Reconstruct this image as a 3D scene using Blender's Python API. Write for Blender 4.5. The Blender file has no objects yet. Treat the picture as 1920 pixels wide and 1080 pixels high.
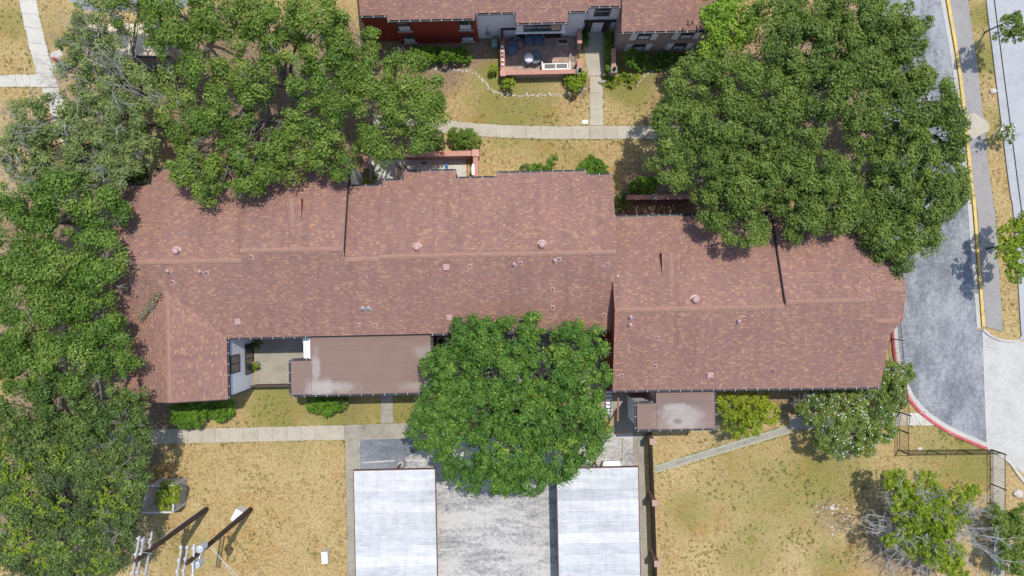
import bpy, bmesh, math, random
import numpy as np
from mathutils import Vector, Matrix

random.seed(7)
rng = np.random.default_rng(7)
sc = bpy.context.scene
COL = sc.collection
R = math.radians

# ------------------------------------------------------------------ camera
CAM_H, FPX = 60.0, 1320.0
cam_d = bpy.data.cameras.new('camera')
cam_d.sensor_width = 36.0
cam_d.lens = 36.0 * FPX / 1920.0
cam_d.clip_end = 2000.0
cam = bpy.data.objects.new('camera', cam_d)
cam.location = (0, 0, CAM_H)
COL.objects.link(cam)
sc.camera = cam

# ------------------------------------------------------------------ sky, sun
SUN = Vector((0.18, 0.29, 1.0)).normalized()
world = bpy.data.worlds.new('World')
sc.world = world
world.use_nodes = True
wn = world.node_tree.nodes
sky = wn.new('ShaderNodeTexSky')
sky.sky_type = 'NISHITA'
sky.sun_disc = False
sky.sun_elevation = math.asin(SUN.z)
sky.sun_rotation = math.atan2(SUN.x, SUN.y)
world.node_tree.links.new(sky.outputs[0], wn['Background'].inputs['Color'])
wn['Background'].inputs['Strength'].default_value = 0.15
sun_d = bpy.data.lights.new('sun', 'SUN')
sun_d.energy = 2.95
sun_d.angle = R(0.55)
sun_d.color = (1.0, 0.955, 0.89)
sun = bpy.data.objects.new('sun', sun_d)
sun.rotation_euler = SUN.to_track_quat('Z', 'Y').to_euler()
sun.location = (0, 0, 90)
COL.objects.link(sun)
sc.view_settings.view_transform = 'Standard'
sc.view_settings.look = 'None'
sc.view_settings.exposure = 0.50
sc.cycles.max_bounces = 6
sc.cycles.diffuse_bounces = 3
sc.cycles.glossy_bounces = 2
sc.cycles.transmission_bounces = 4
sc.cycles.transparent_max_bounces = 4
sc.view_settings.gamma = 1.0

# ------------------------------------------------------------------ coordinates
TH = R(1.2)
CT, ST = math.cos(TH), math.sin(TH)

def P(px, py, z=0.0):            # a point of the site, surveyed off the nadir view, at height z
    k = (CAM_H - z) / FPX
    return Vector(((px - 960) * k, (540 - py) * k, z))

def W(u, v, z=0.0):              # the buildings' own grid, turned 1.2 degrees
    return Vector((u * CT - v * ST, u * ST + v * CT, z))

def U(p):                        # world to building grid
    return (p.x * CT + p.y * ST, -p.x * ST + p.y * CT)

# ------------------------------------------------------------------ materials
MATS = {}

class NT:
    def __init__(s, name):
        s.m = bpy.data.materials.new(name)
        s.m.use_nodes = True
        s.t = s.m.node_tree
        s.b = s.t.nodes['Principled BSDF']
        MATS[name] = s.m
    def n(s, typ, **kw):
        nd = s.t.nodes.new(typ)
        for k, v in kw.items():
            if k == 'op':
                nd.operation = v
            elif isinstance(k, str) and hasattr(nd, k):
                setattr(nd, k, v)
        return nd
    def l(s, a, b):
        s.t.links.new(a, b)
    def math(s, op, a, b=None, c=None, clamp=False):
        nd = s.t.nodes.new('ShaderNodeMath')
        nd.operation = op
        nd.use_clamp = clamp
        for i, x in enumerate((a, b, c)):
            if x is None:
                continue
            if isinstance(x, (int, float)):
                nd.inputs[i].default_value = x
            else:
                s.l(x, nd.inputs[i])
        return nd.outputs[0]
    def pos(s):
        return s.n('ShaderNodeNewGeometry').outputs['Position']
    def noise(s, scale, detail=3.0, rough=0.55, vec=None, stretch=None):
        nd = s.n('ShaderNodeTexNoise')
        nd.inputs['Scale'].default_value = scale
        nd.inputs['Detail'].default_value = detail
        nd.inputs['Roughness'].default_value = rough
        v = vec or s.pos()
        if stretch:
            mp = s.n('ShaderNodeMapping')
            mp.inputs['Scale'].default_value = stretch
            s.l(v, mp.inputs['Vector'])
            v = mp.outputs[0]
        s.l(v, nd.inputs['Vector'])
        return nd.outputs['Fac']
    def ramp(s, fac, stops, interp='LINEAR'):
        nd = s.n('ShaderNodeValToRGB')
        cr = nd.color_ramp
        cr.interpolation = interp
        while len(cr.elements) < len(stops):
            cr.elements.new(0.5)
        for e, (p, c) in zip(cr.elements, stops):
            e.position = p
            e.color = (*c, 1) if len(c) == 3 else c
        s.l(fac, nd.inputs[0])
        return nd.outputs[0]
    def mix(s, fac, a, b, mode='MIX'):
        nd = s.n('ShaderNodeMix')
        nd.data_type = 'RGBA'
        nd.blend_type = mode
        for sock, x in ((nd.inputs[0], fac), (nd.inputs[6], a), (nd.inputs[7], b)):
            if isinstance(x, (int, float)):
                sock.default_value = x
            elif isinstance(x, tuple):
                sock.default_value = (*x, 1)
            else:
                s.l(x, sock)
        return nd.outputs[2]
    def bump(s, h, strength=0.4, dist=0.02):
        nd = s.n('ShaderNodeBump')
        nd.inputs['Strength'].default_value = strength
        nd.inputs['Distance'].default_value = dist
        s.l(h, nd.inputs['Height'])
        s.l(nd.outputs[0], s.b.inputs['Normal'])
    def done(s, col, rough=0.8, spec=0.25, metal=0.0):
        if isinstance(col, tuple):
            s.b.inputs['Base Color'].default_value = (*col, 1)
        else:
            s.l(col, s.b.inputs['Base Color'])
        s.b.inputs['Roughness'].default_value = rough
        s.b.inputs['Specular IOR Level'].default_value = spec
        s.b.inputs['Metallic'].default_value = metal
        return s.m

def sc3(c, k):
    return tuple(min(1.0, x * k) for x in c)

def worn(name, c, var=0.25, scale=2.0, fine=14.0, rough=0.8, bump=0.3, dist=0.01, stretch=None, spec=0.25, metal=0.0):
    t = NT(name)
    a = t.noise(scale, 4, 0.6, stretch=stretch)
    b = t.noise(fine, 3, 0.6, stretch=stretch)
    f = t.math('ADD', t.math('MULTIPLY', a, 0.6), t.math('MULTIPLY', b, 0.4))
    col = t.ramp(f, [(0.3, sc3(c, 1 - var)), (0.5, c), (0.7, sc3(c, 1 + var))])
    if bump:
        t.bump(b, bump, dist)
    return t.done(col, rough, spec, metal)

def shingle():
    t = NT('shingle')
    uv = t.n('ShaderNodeUVMap').outputs[0]
    sp = t.n('ShaderNodeSeparateXYZ')
    t.l(uv, sp.inputs[0])
    x, y = sp.outputs[0], sp.outputs[1]
    rowf = t.math('DIVIDE', y, 0.150)
    row = t.math('FLOOR', rowf)
    wn_ = t.n('ShaderNodeTexWhiteNoise', noise_dimensions='1D')
    t.l(row, wn_.inputs['W'])
    xs = t.math('ADD', t.math('DIVIDE', x, 0.24), t.math('MULTIPLY', wn_.outputs[0], 9.0))
    cell = t.math('FLOOR', xs)
    cb = t.n('ShaderNodeCombineXYZ')
    t.l(cell, cb.inputs[0]); t.l(row, cb.inputs[1])
    w2 = t.n('ShaderNodeTexWhiteNoise', noise_dimensions='2D')
    t.l(cb.outputs[0], w2.inputs['Vector'])
    cb2 = t.n('ShaderNodeCombineXYZ')
    t.l(t.math('FLOOR', t.math('DIVIDE', xs, 2.0)), cb2.inputs[0])
    t.l(t.math('ADD', row, 0.37), cb2.inputs[1])
    w3 = t.n('ShaderNodeTexWhiteNoise', noise_dimensions='2D')
    t.l(cb2.outputs[0], w3.inputs['Vector'])
    f = t.math('ADD', t.math('MULTIPLY', w2.outputs[0], 0.9), t.math('MULTIPLY', w3.outputs[0], 0.1))
    col = t.ramp(f, [(0.05, (0.218, 0.136, 0.124)), (0.25, (0.238, 0.134, 0.114)), (0.45, (0.264, 0.143, 0.116)),
                     (0.62, (0.248, 0.153, 0.132)), (0.82, (0.296, 0.168, 0.124)), (0.98, (0.368, 0.216, 0.140))])
    mpv = t.n('ShaderNodeMapping'); mpv.inputs['Scale'].default_value = (1.6, 0.10, 1)
    t.l(uv, mpv.inputs['Vector'])
    stk = t.noise(1.0, 4, 0.6, vec=mpv.outputs[0])
    col = t.mix(1.0, col, t.ramp(stk, [(0.32, (0.90, 0.89, 0.89)), (0.5, (1, 1, 1)), (0.68, (1.05, 1.04, 1.03))]), 'MULTIPLY')
    big = t.noise(0.22, 4, 0.6)
    mid = t.noise(1.3, 4, 0.6)
    g = t.math('ADD', t.math('MULTIPLY', big, 0.5), t.math('MULTIPLY', mid, 0.3))
    tone = t.ramp(g, [(0.28, (0.90, 0.90, 0.91)), (0.42, (1, 1, 1)), (0.55, (1.06, 1.03, 1.0))])
    col = t.mix(1.0, col, tone, 'MULTIPLY')
    grain = t.noise(60, 2, 0.5)
    gr = t.ramp(grain, [(0.35, (0.86, 0.86, 0.86)), (0.65, (1.12, 1.12, 1.12))])
    col = t.mix(1.0, col, gr, 'MULTIPLY')
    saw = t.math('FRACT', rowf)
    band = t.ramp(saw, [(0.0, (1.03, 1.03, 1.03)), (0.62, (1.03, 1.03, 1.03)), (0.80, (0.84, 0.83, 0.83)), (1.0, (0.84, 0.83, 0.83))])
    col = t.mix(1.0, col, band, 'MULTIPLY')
    col = t.mix(1.0, col, (1.0, 0.985, 0.95), 'MULTIPLY')
    h = t.math('ADD', t.math('MULTIPLY', t.math('SUBTRACT', 1.0, saw), 0.012), t.math('MULTIPLY', w2.outputs[0], 0.006))
    nd = t.n('ShaderNodeBump')
    nd.inputs['Strength'].default_value = 0.8
    nd.inputs['Distance'].default_value = 1.0
    t.l(h, nd.inputs['Height'])
    t.l(nd.outputs[0], t.b.inputs['Normal'])
    return t.done(col, 0.93, 0.15)

def brickwork(name, palette, mortar, bw=0.21, bh=0.075):
    t = NT(name)
    uv = t.n('ShaderNodeUVMap').outputs[0]
    br = t.n('ShaderNodeTexBrick')
    br.inputs['Color1'].default_value = (*palette[0], 1)
    br.inputs['Color2'].default_value = (*palette[1], 1)
    br.inputs['Mortar'].default_value = (*mortar, 1)
    br.inputs['Scale'].default_value = 1.0
    br.inputs['Mortar Size'].default_value = 0.007
    br.inputs['Brick Width'].default_value = bw
    br.inputs['Row Height'].default_value = bh
    t.l(uv, br.inputs['Vector'])
    nz = t.noise(5.0, 3, 0.6)
    col = t.mix(1.0, br.outputs[0], t.ramp(nz, [(0.3, (0.7, 0.7, 0.7)), (0.7, (1.25, 1.2, 1.18))]), 'MULTIPLY')
    t.bump(t.math('SUBTRACT', 1.0, br.outputs['Fac']), 0.5, 0.01)
    return t.done(col, 0.9, 0.2)

def leafmat(name, dark, mid, light, extra=None, trans=0.36):
    t = NT(name)
    at = t.n('ShaderNodeAttribute', attribute_name='tint')
    cl = t.noise(0.55, 3, 0.6)
    f = t.math('ADD', t.math('MULTIPLY', at.outputs['Fac'], 0.62), t.math('MULTIPLY', cl, 0.55))
    stops = [(0.15, dark), (0.52, mid), (0.84, light)]
    if extra:
        stops.append((0.97, extra))
    col = t.ramp(f, stops)
    t.done(col, 0.55, 0.30)
    tr = t.n('ShaderNodeBsdfTranslucent')
    t.l(t.mix(1.0, col, (1.15, 1.25, 0.55), 'MULTIPLY'), tr.inputs[0])
    mx = t.n('ShaderNodeMixShader')
    mx.inputs[0].default_value = trans
    t.l(t.b.outputs[0], mx.inputs[1])
    t.l(tr.outputs[0], mx.inputs[2])
    t.l(mx.outputs[0], t.t.nodes['Material Output'].inputs[0])
    return t.m

def rolled(name, base, stains):
    t = NT(name)
    col = t.ramp(t.noise(1.1, 5, 0.65), [(0.3, sc3(base, 0.88)), (0.5, base), (0.72, sc3(base, 1.1))])
    col = t.mix(0.5, col, t.ramp(t.noise(30, 2, 0.5), [(0.3, sc3(base, 0.85)), (0.7, sc3(base, 1.15))]))
    pos = t.pos()
    wob = t.noise(1.2, 4, 0.65)
    for (cx, cy, rx, ry, c, amt) in stains:
        sub = t.n('ShaderNodeVectorMath', op='SUBTRACT')
        t.l(pos, sub.inputs[0]); sub.inputs[1].default_value = (cx, cy, 0)
        mul = t.n('ShaderNodeVectorMath', op='MULTIPLY')
        t.l(sub.outputs[0], mul.inputs[0]); mul.inputs[1].default_value = (1 / rx, 1 / ry, 0)
        ln = t.n('ShaderNodeVectorMath', op='LENGTH')
        t.l(mul.outputs[0], ln.inputs[0])
        d = t.math('ADD', ln.outputs['Value'], t.math('MULTIPLY', t.math('SUBTRACT', wob, 0.5), 1.5))
        mr = t.n('ShaderNodeMapRange')
        mr.interpolation_type = 'SMOOTHSTEP'
        t.l(d, mr.inputs[0])
        for i, v in ((1, 0.35), (2, 1.25), (3, amt * .85), (4, 0.0)):
            mr.inputs[i].default_value = v
        col = t.mix(mr.outputs[0], col, c)
    return t.done(col, 0.88, 0.25)

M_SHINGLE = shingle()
M_CAP = worn('cap_shingle', (0.285, 0.165, 0.122), 0.18, 3, 25, 0.93)
M_FLASH = worn('dark_flashing', (0.030, 0.024, 0.024), 0.3, 2, 12, 0.6)
M_GUTTER = worn('gutter_metal', (0.040, 0.045, 0.055), 0.35, 1.5, 9, 0.5, 0.1)
M_STRAP = worn('galvanised', (0.52, 0.53, 0.55), 0.15, 4, 20, 0.5, 0.1, spec=0.4)
M_RED = worn('red_siding', (0.235, 0.038, 0.026), 0.18, 1.2, 12, 0.75)
M_WHITE = worn('white_siding', (0.70, 0.71, 0.74), 0.07, 0.9, 16, 0.7, 0.15)
M_GREYSID = worn('grey_siding', (0.50, 0.49, 0.48), 0.12, 0.9, 16, 0.75, 0.2)
M_TRIM = worn('dark_trim', (0.040, 0.030, 0.028), 0.3, 3, 20, 0.6)
M_BRICK = brickwork('grey_rose_brick', ((0.42, 0.295, 0.255), (0.29, 0.225, 0.21)), (0.44, 0.40, 0.365))
M_BRICKRED = worn('coping_brick', (0.50, 0.26, 0.20), 0.25, 7, 25, 0.85)
M_PIERCAP = worn('pier_cap', (0.36, 0.245, 0.20), 0.2, 5, 20, 0.9)
M_PIER = brickwork('brown_brick', ((0.30, 0.155, 0.115), (0.21, 0.115, 0.09)), (0.30, 0.26, 0.23))
M_VENT = worn('pink_metal', (0.40, 0.255, 0.238), 0.2, 5, 20, 0.5, 0.1, spec=0.4)
M_VENTGREY = worn('grey_metal', (0.30, 0.27, 0.27), 0.25, 5, 20, 0.5, 0.1, spec=0.4)
M_BLACK = worn('black_hole', (0.015, 0.013, 0.013), 0.2, 5, 20, 0.7, 0)
M_IRON = worn('black_iron', (0.016, 0.015, 0.016), 0.2, 5, 20, 0.45, 0, spec=0.4)
M_WOODPOLE = worn('pole_wood', (0.060, 0.038, 0.030), 0.4, 1.0, 12, 0.85, stretch=(6, 6, 0.6))
M_GREYWOOD = worn('weathered_wood', (0.46, 0.435, 0.41), 0.3, 2, 18, 0.9)
M_BROWNWOOD = worn('brown_wood', (0.27, 0.135, 0.085), 0.3, 2, 18, 0.85)
M_DARKWOOD = worn('dark_wood', (0.075, 0.055, 0.045), 0.35, 2, 18, 0.85)
M_STEEL = worn('brown_steel', (0.150, 0.062, 0.047), 0.35, 2, 18, 0.65)
M_WHITEOBJ = worn('white_paint', (0.78, 0.78, 0.77), 0.08, 3, 14, 0.55, 0.05)
M_OFFWHITE = worn('off_white_paint', (0.60, 0.60, 0.56), 0.12, 3, 14, 0.6, 0.05)
M_UTIL = worn('utility_green', (0.22, 0.30, 0.25), 0.15, 3, 14, 0.6, 0.05)
M_TERRA = worn('terracotta', (0.48, 0.17, 0.06), 0.2, 8, 20, 0.8)
M_REDPAINT = worn('red_enamel', (0.52, 0.060, 0.030), 0.15, 4, 14, 0.45, 0.05, spec=0.4)
M_BLUEGREY = worn('blue_grey_wicker', (0.125, 0.150, 0.195), 0.3, 8, 40, 0.7)
M_BLUE = worn('blue_plastic', (0.02, 0.18, 0.42), 0.1, 4, 14, 0.5, 0)
M_STONE = worn('white_stone', (0.45, 0.415, 0.35), 0.2, 5, 20, 0.9)
M_INSUL = worn('pale_porcelain', (0.55, 0.57, 0.59), 0.1, 5, 20, 0.3, 0, spec=0.5)
M_ARM = worn('crossarm_wood', (0.36, 0.335, 0.32), 0.25, 3, 18, 0.85)
M_CAN = worn('transformer_grey', (0.40, 0.44, 0.47), 0.15, 3, 18, 0.45, 0.05, spec=0.4)
M_TYRE = worn('rubber', (0.02, 0.02, 0.02), 0.2, 5, 20, 0.8)
M_CARWHITE = worn('car_white', (0.76, 0.77, 0.78), 0.03, 1, 5, 0.25, 0, spec=0.5)
M_BARK = worn('bark', (0.120, 0.100, 0.085), 0.4, 2.5, 14, 0.95, 0.6, 0.03)
M_BARKPALE = worn('pale_bark', (0.37, 0.36, 0.34), 0.3, 2.5, 14, 0.9, 0.4, 0.02)
M_BARKMID = worn('mid_bark', (0.19, 0.165, 0.145), 0.4, 2.5, 14, 0.95, 0.5, 0.03)
M_TWIG = worn('grey_twig', (0.30, 0.285, 0.265), 0.35, 2.5, 14, 0.9, 0.3, 0.02)

def concrete(name, c, var=0.12, rust=0.0):
    t = NT(name)
    a = t.noise(0.7, 5, 0.65)
    b = t.noise(6, 4, 0.65)
    col = t.ramp(t.math('ADD', t.math('MULTIPLY', a, 0.6), t.math('MULTIPLY', b, 0.4)),
                 [(0.3, sc3(c, 1 - var * 2)), (0.5, c), (0.7, sc3(c, 1 + var))])
    sp = t.ramp(t.noise(38, 2, 0.6), [(0.32, (0.80, 0.79, 0.78)), (0.6, (1.06, 1.06, 1.06))])
    col = t.mix(0.8, col, sp, 'MULTIPLY')
    st = t.ramp(t.noise(1.9, 5, 0.7), [(0.56, (1, 1, 1)), (0.72, (0.72, 0.69, 0.64))])
    col = t.mix(0.75, col, st, 'MULTIPLY')
    oi = t.n('ShaderNodeObjectInfo')
    tone = t.ramp(oi.outputs['Random'], [(0.0, (0.955, 0.955, 0.95)), (1.0, (1.03, 1.03, 1.025))])
    col = t.mix(1.0, col, tone, 'MULTIPLY')
    t.bump(t.noise(38, 2, 0.6), 0.25, 0.01)
    return t.done(col, 0.9, 0.2)

M_CONC = concrete('concrete_path', (0.41, 0.37, 0.295))
M_CONCPALE = concrete('concrete_pale', (0.49, 0.465, 0.41))
M_CONCDARK = concrete('concrete_dirty', (0.30, 0.275, 0.225), 0.2)
M_CONCGREY = concrete('concrete_grey', (0.275, 0.262, 0.250), 0.1)
M_APRON = concrete('concrete_apron', (0.43, 0.42, 0.39), 0.13)
M_STREET = concrete('street_concrete', (0.37, 0.38, 0.395), 0.10)

def asphalt(name, dark, light, bias=0.5, stretch=(0.45, 1.0, 1.0), crack=True, spread=1.0):
    t = NT(name)
    a = t.noise(0.42, 8, 0.74, stretch=stretch)
    b = t.noise(3.2, 6, 0.8)
    f = t.math('ADD', t.math('MULTIPLY', a, 0.62), t.math('MULTIPLY', b, 0.38))
    col = t.ramp(f, [(bias - 0.11 * spread, dark), (bias, tuple((p + q) / 2 for p, q in zip(dark, light))), (bias + 0.09 * spread, light)])
    fl_ = t.ramp(t.math('ADD', t.math('MULTIPLY', t.noise(2.4, 6, .8), .7), t.math('MULTIPLY', t.noise(.22, 3, .6), .3)), [(0.60, (0, 0, 0)), (0.66, (1, 1, 1))])
    col = t.mix(fl_, col, sc3(light, 1.28))
    sp = t.ramp(t.noise(45, 2, 0.7), [(0.34, (0.70, 0.70, 0.70)), (0.5, (1, 1, 1)), (0.68, (1.22, 1.22, 1.2))])
    col = t.mix(0.85, col, sp, 'MULTIPLY')
    if crack:
        oil = t.ramp(t.math('ADD', t.math('MULTIPLY', t.noise(1.4, 5, .75), .6), t.math('MULTIPLY', t.noise(.3, 3, .6), .4)), [(0.33, (0.62, 0.62, 0.63)), (0.41, (1, 1, 1))])
        col = t.mix(.9, col, oil, 'MULTIPLY')
        vo = t.n('ShaderNodeTexVoronoi', feature='DISTANCE_TO_EDGE')
        vo.inputs['Scale'].default_value = 0.16
        wob = t.n('ShaderNodeTexNoise'); wob.inputs['Scale'].default_value = 0.9; wob.inputs['Detail'].default_value = 4
        t.l(t.pos(), wob.inputs['Vector'])
        va = t.n('ShaderNodeVectorMath', op='ADD')
        vs = t.n('ShaderNodeVectorMath', op='SCALE'); vs.inputs['Scale'].default_value = 2.2
        t.l(wob.outputs['Color'], vs.inputs[0])
        t.l(t.pos(), va.inputs[0]); t.l(vs.outputs[0], va.inputs[1])
        t.l(va.outputs[0], vo.inputs['Vector'])
        ck = t.ramp(vo.outputs['Distance'], [(0.0, (0.55, 0.55, 0.56)), (0.006, (0.8, 0.8, 0.8)), (0.012, (1, 1, 1))])
        col = t.mix(0.22, col, ck, 'MULTIPLY')
    t.bump(t.noise(45, 2, 0.7), 0.3, 0.012)
    return t.done(col, 0.92, 0.2)

M_ROAD = asphalt('road_asphalt', (0.138, 0.147, 0.163), (0.292, 0.302, 0.315), 0.50, (1, 0.45, 1), spread=.65)
M_LOT = asphalt('lot_asphalt', (0.170, 0.170, 0.175), (0.46, 0.445, 0.415), 0.475, (0.28, 1.0, 1), spread=.6)
M_LOTDARK = asphalt('seal_coat', (0.110, 0.118, 0.135), (0.235, 0.25, 0.275), 0.5, (0.4, 1, 1), False)

def ground_mat():
    t = NT('dry_lawn')
    soil = t.n('ShaderNodeAttribute', attribute_name='soil').outputs['Fac']
    green = t.n('ShaderNodeAttribute', attribute_name='green').outputs['Fac']
    n1 = t.noise(0.16, 5, 0.6)
    n2 = t.noise(1.1, 5, 0.65)
    n3 = t.noise(4.2, 4, 0.7)
    n4 = t.noise(11.0, 3, 0.75)
    straw = t.ramp(t.math('ADD', t.math('MULTIPLY', n3, 0.55), t.math('MULTIPLY', n4, 0.45)),
                   [(0.30, (0.140, 0.094, 0.038)), (0.42, (0.290, 0.202, 0.088)), (0.52, (0.415, 0.306, 0.146)), (0.64, (0.58, 0.46, 0.256))])
    warm = t.ramp(t.math('ADD', t.math('MULTIPLY', n1, .55), t.math('MULTIPLY', t.noise(.5, 5, .65), .45)), [(0.37, (0.94, 0.78, 0.60)), (0.47, (1, .98, .95)), (0.54, (1.02, 1.03, 1.02)), (0.63, (1.08, 1.13, 1.16))])
    straw = t.mix(1.0, straw, warm, 'MULTIPLY')
    straw = t.mix(1.0, straw, t.ramp(n2, [(0.34, (0.80, 0.78, 0.76)), (0.5, (1, 1, 1)), (0.66, (1.10, 1.09, 1.08))]), 'MULTIPLY')
    gsum = t.math('ADD', t.math('ADD', t.math('MULTIPLY', n2, 0.75), t.math('MULTIPLY', n3, 0.55)),
                  t.math('MULTIPLY', t.math('SUBTRACT', green, 0.5), 0.55))
    gm = t.n('ShaderNodeMapRange'); t.l(gsum, gm.inputs[0])
    for i, v in ((1, 0.60), (2, 0.86), (3, 0.0), (4, 0.85)):
        gm.inputs[i].default_value = v
    gcol = t.ramp(n4, [(0.32, (0.095, 0.105, 0.020)), (0.5, (0.185, 0.190, 0.045)), (0.68, (0.305, 0.290, 0.092))])
    col = t.mix(gm.outputs[0], straw, gcol)
    earth = t.ramp(t.math('ADD', t.math('MULTIPLY', n3, 0.6), t.math('MULTIPLY', n4, 0.4)),
                   [(0.3, (0.10, 0.066, 0.040)), (0.5, (0.235, 0.165, 0.105)), (0.7, (0.42, 0.32, 0.22))])
    sm = t.math('ADD', soil, t.math('MULTIPLY', t.math('SUBTRACT', n2, 0.5), 0.9))
    mr = t.n('ShaderNodeMapRange'); t.l(sm, mr.inputs[0])
    for i, v in ((1, 0.3), (2, 0.75), (3, 0.0), (4, 1.0)):
        mr.inputs[i].default_value = v
    col = t.mix(mr.outputs[0], col, earth)
    t.bump(t.math('ADD', t.math('MULTIPLY', n3, 0.5), t.math('MULTIPLY', n4, 0.7)), 0.9, 0.10)
    return t.done(col, 0.97, 0.08)

M_GROUND = ground_mat()

def metal_roof():
    t = NT('coated_metal_roof')
    a = t.noise(0.55, 5, 0.65, stretch=(0.5, 1.6, 1))
    b = t.noise(2.2, 5, 0.7, stretch=(0.6, 2.2, 1))
    oi = t.n('ShaderNodeObjectInfo')
    f = t.math('ADD', t.math('ADD', t.math('MULTIPLY', a, 0.5), t.math('MULTIPLY', b, 0.35)), t.math('MULTIPLY', oi.outputs['Random'], 0.20))
    col = t.ramp(f, [(0.38, (0.375, 0.388, 0.395)), (0.48, (0.465, 0.478, 0.484)), (0.58, (0.530, 0.540, 0.543)), (0.72, (0.625, 0.628, 0.625))])
    wv = t.n('ShaderNodeTexWave', wave_type='RINGS')
    wv.inputs['Scale'].default_value = 0.35; wv.inputs['Distortion'].default_value = 9; wv.inputs['Detail'].default_value = 3
    t.l(t.pos(), wv.inputs['Vector'])
    sw = t.ramp(wv.outputs['Fac'], [(0.0, (0.93, 0.94, 0.95)), (0.4, (1, 1, 1)), (0.93, (1, 1, 1)), (1.0, (1.1, 1.08, 1.06))])
    col = t.mix(0.7, col, sw, 'MULTIPLY')
    rust = t.ramp(t.noise(2.6, 5, 0.75), [(0.58, (1, 1, 1)), (0.74, (0.70, 0.64, 0.58))])
    drt = t.ramp(t.noise(0.8, 6, 0.75, stretch=(2.5, .5, 1)), [(0.40, (0.90, 0.90, 0.89)), (0.56, (1, 1, 1))])
    col = t.mix(1.0, col, drt, 'MULTIPLY')
    col = t.mix(0.5, col, rust, 'MULTIPLY')
    return t.done(col, 0.5, 0.4)

M_METAL = metal_roof()

def tile_mat():
    t = NT('patio_tile')
    oi = t.n('ShaderNodeObjectInfo')
    c = t.ramp(oi.outputs['Random'], [(0, (0.27, 0.19, 0.15)), (0.5, (0.35, 0.245, 0.19)), (1, (0.43, 0.295, 0.22))])
    col = t.mix(1.0, c, t.ramp(t.noise(2.5, 4, 0.65), [(0.3, (0.7, 0.72, 0.75)), (0.7, (1.2, 1.15, 1.1))]), 'MULTIPLY')
    return t.done(col, 0.7, 0.3)

M_TILE = tile_mat()

def glass_mat():
    t = NT('window_glass')
    t.done((0.035, 0.042, 0.05), 0.06, 0.9)
    return t.m

M_GLASS = glass_mat()
M_BLIND = worn('window_blind', (0.56, 0.60, 0.63), 0.15, 3, 20, 0.5, 0.1, spec=0.5)

def flat_colour(name, c, rough=0.7):
    return worn(name, c, 0.18, 3.0, 25.0, rough, 0.15)

def chipped(name, c, under=(0.36, 0.34, 0.30), lo=.56, hi=.64):
    t = NT(name)
    base = t.ramp(t.noise(3, 4, .6), [(.3, sc3(c, .8)), (.7, sc3(c, 1.15))])
    m = t.ramp(t.noise(4.5, 6, .75), [(lo, (0, 0, 0)), (hi, (1, 1, 1))])
    return t.done(t.mix(m, base, under), .75, .25)
L_LIMEY = None
M_YELLOW = chipped('yellow_paint', (0.56, 0.40, 0.125))
M_CURBRED = chipped('red_curb_paint', (0.46, 0.085, 0.105))
M_PAINTWHITE = chipped('road_paint', (0.52, 0.51, 0.48), (0.24, 0.24, 0.24), .5, .6)
M_GREENEDGE = chipped('green_painted_concrete', (0.285, 0.315, 0.225), (0.34, 0.315, 0.26), .46, .58)

L_OAK = leafmat('leaf_live_oak', (0.037, 0.068, 0.017), (0.109, 0.176, 0.031), (0.220, 0.296, 0.056))
L_OAKB = leafmat('leaf_bright_oak', (0.037, 0.080, 0.014), (0.115, 0.198, 0.029), (0.240, 0.324, 0.055), (0.370, 0.410, 0.086))
L_OAKW = leafmat('leaf_west_oak', (0.029, 0.071, 0.012), (0.091, 0.177, 0.024), (0.190, 0.289, 0.048), (0.294, 0.365, 0.073))
L_DEEP = leafmat('leaf_deep_oak', (0.031, 0.063, 0.016), (0.086, 0.153, 0.032), (0.182, 0.252, 0.056))
L_GREY = leafmat('leaf_grey_green', (0.069, 0.102, 0.035), (0.171, 0.232, 0.072), (0.298, 0.359, 0.117))
L_ASH = leafmat('leaf_ash', (0.025, 0.070, 0.013), (0.080, 0.181, 0.026), (0.161, 0.279, 0.044), (0.372, 0.458, 0.060))
L_LIME = leafmat('leaf_lime', (0.054, 0.112, 0.012), (0.166, 0.282, 0.023), (0.297, 0.426, 0.043))
L_YEL = leafmat('leaf_yellow_green', (0.066, 0.121, 0.010), (0.180, 0.278, 0.020), (0.348, 0.422, 0.032), (0.552, 0.483, 0.036))
L_LIMEY = leafmat('leaf_golden', (0.070, 0.118, 0.010), (0.215, 0.290, 0.020), (0.400, 0.440, 0.036))
L_HEDGE = leafmat('leaf_hedge', (0.023, 0.075, 0.008), (0.085, 0.193, 0.016), (0.195, 0.338, 0.029))
L_VINE = leafmat('leaf_vine', (0.042, 0.064, 0.026), (0.097, 0.145, 0.044), (0.174, 0.258, 0.063), (0.381, 0.531, 0.082))
L_FLOWER = worn('white_petal', (0.76, 0.76, 0.73), 0.1, 4, 10, 0.7, 0)
L_FLOWER_G = leafmat('leaf_oleander', (0.042, 0.083, 0.018), (0.144, 0.223, 0.045), (0.299, 0.356, 0.077))
L_WEED = leafmat('leaf_weed', (0.090, 0.110, 0.022), (0.180, 0.200, 0.045), (0.29, 0.285, 0.085))
L_DRY = leafmat('leaf_dry_grass', (0.23, 0.15, 0.055), (0.40, 0.285, 0.12), (0.56, 0.43, 0.22))
L_DEAD = leafmat('leaf_dead', (0.16, 0.12, 0.07), (0.30, 0.24, 0.15), (0.42, 0.36, 0.24))

# ------------------------------------------------------------------ object helpers
BASE = {}

def tag(o, label=None, cat=None, group=None, kind=None):
    if label: o['label'] = label
    if cat: o['category'] = cat
    if group: o['group'] = group
    if kind: o['kind'] = kind
    return o

def thing(name, base, label=None, cat=None, group=None, kind=None):
    o = bpy.data.objects.new(name, None)
    o.empty_display_size = 0.3
    o.location = base
    COL.objects.link(o)
    BASE[o.name] = Vector(base)
    return tag(o, label, cat, group, kind)

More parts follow.
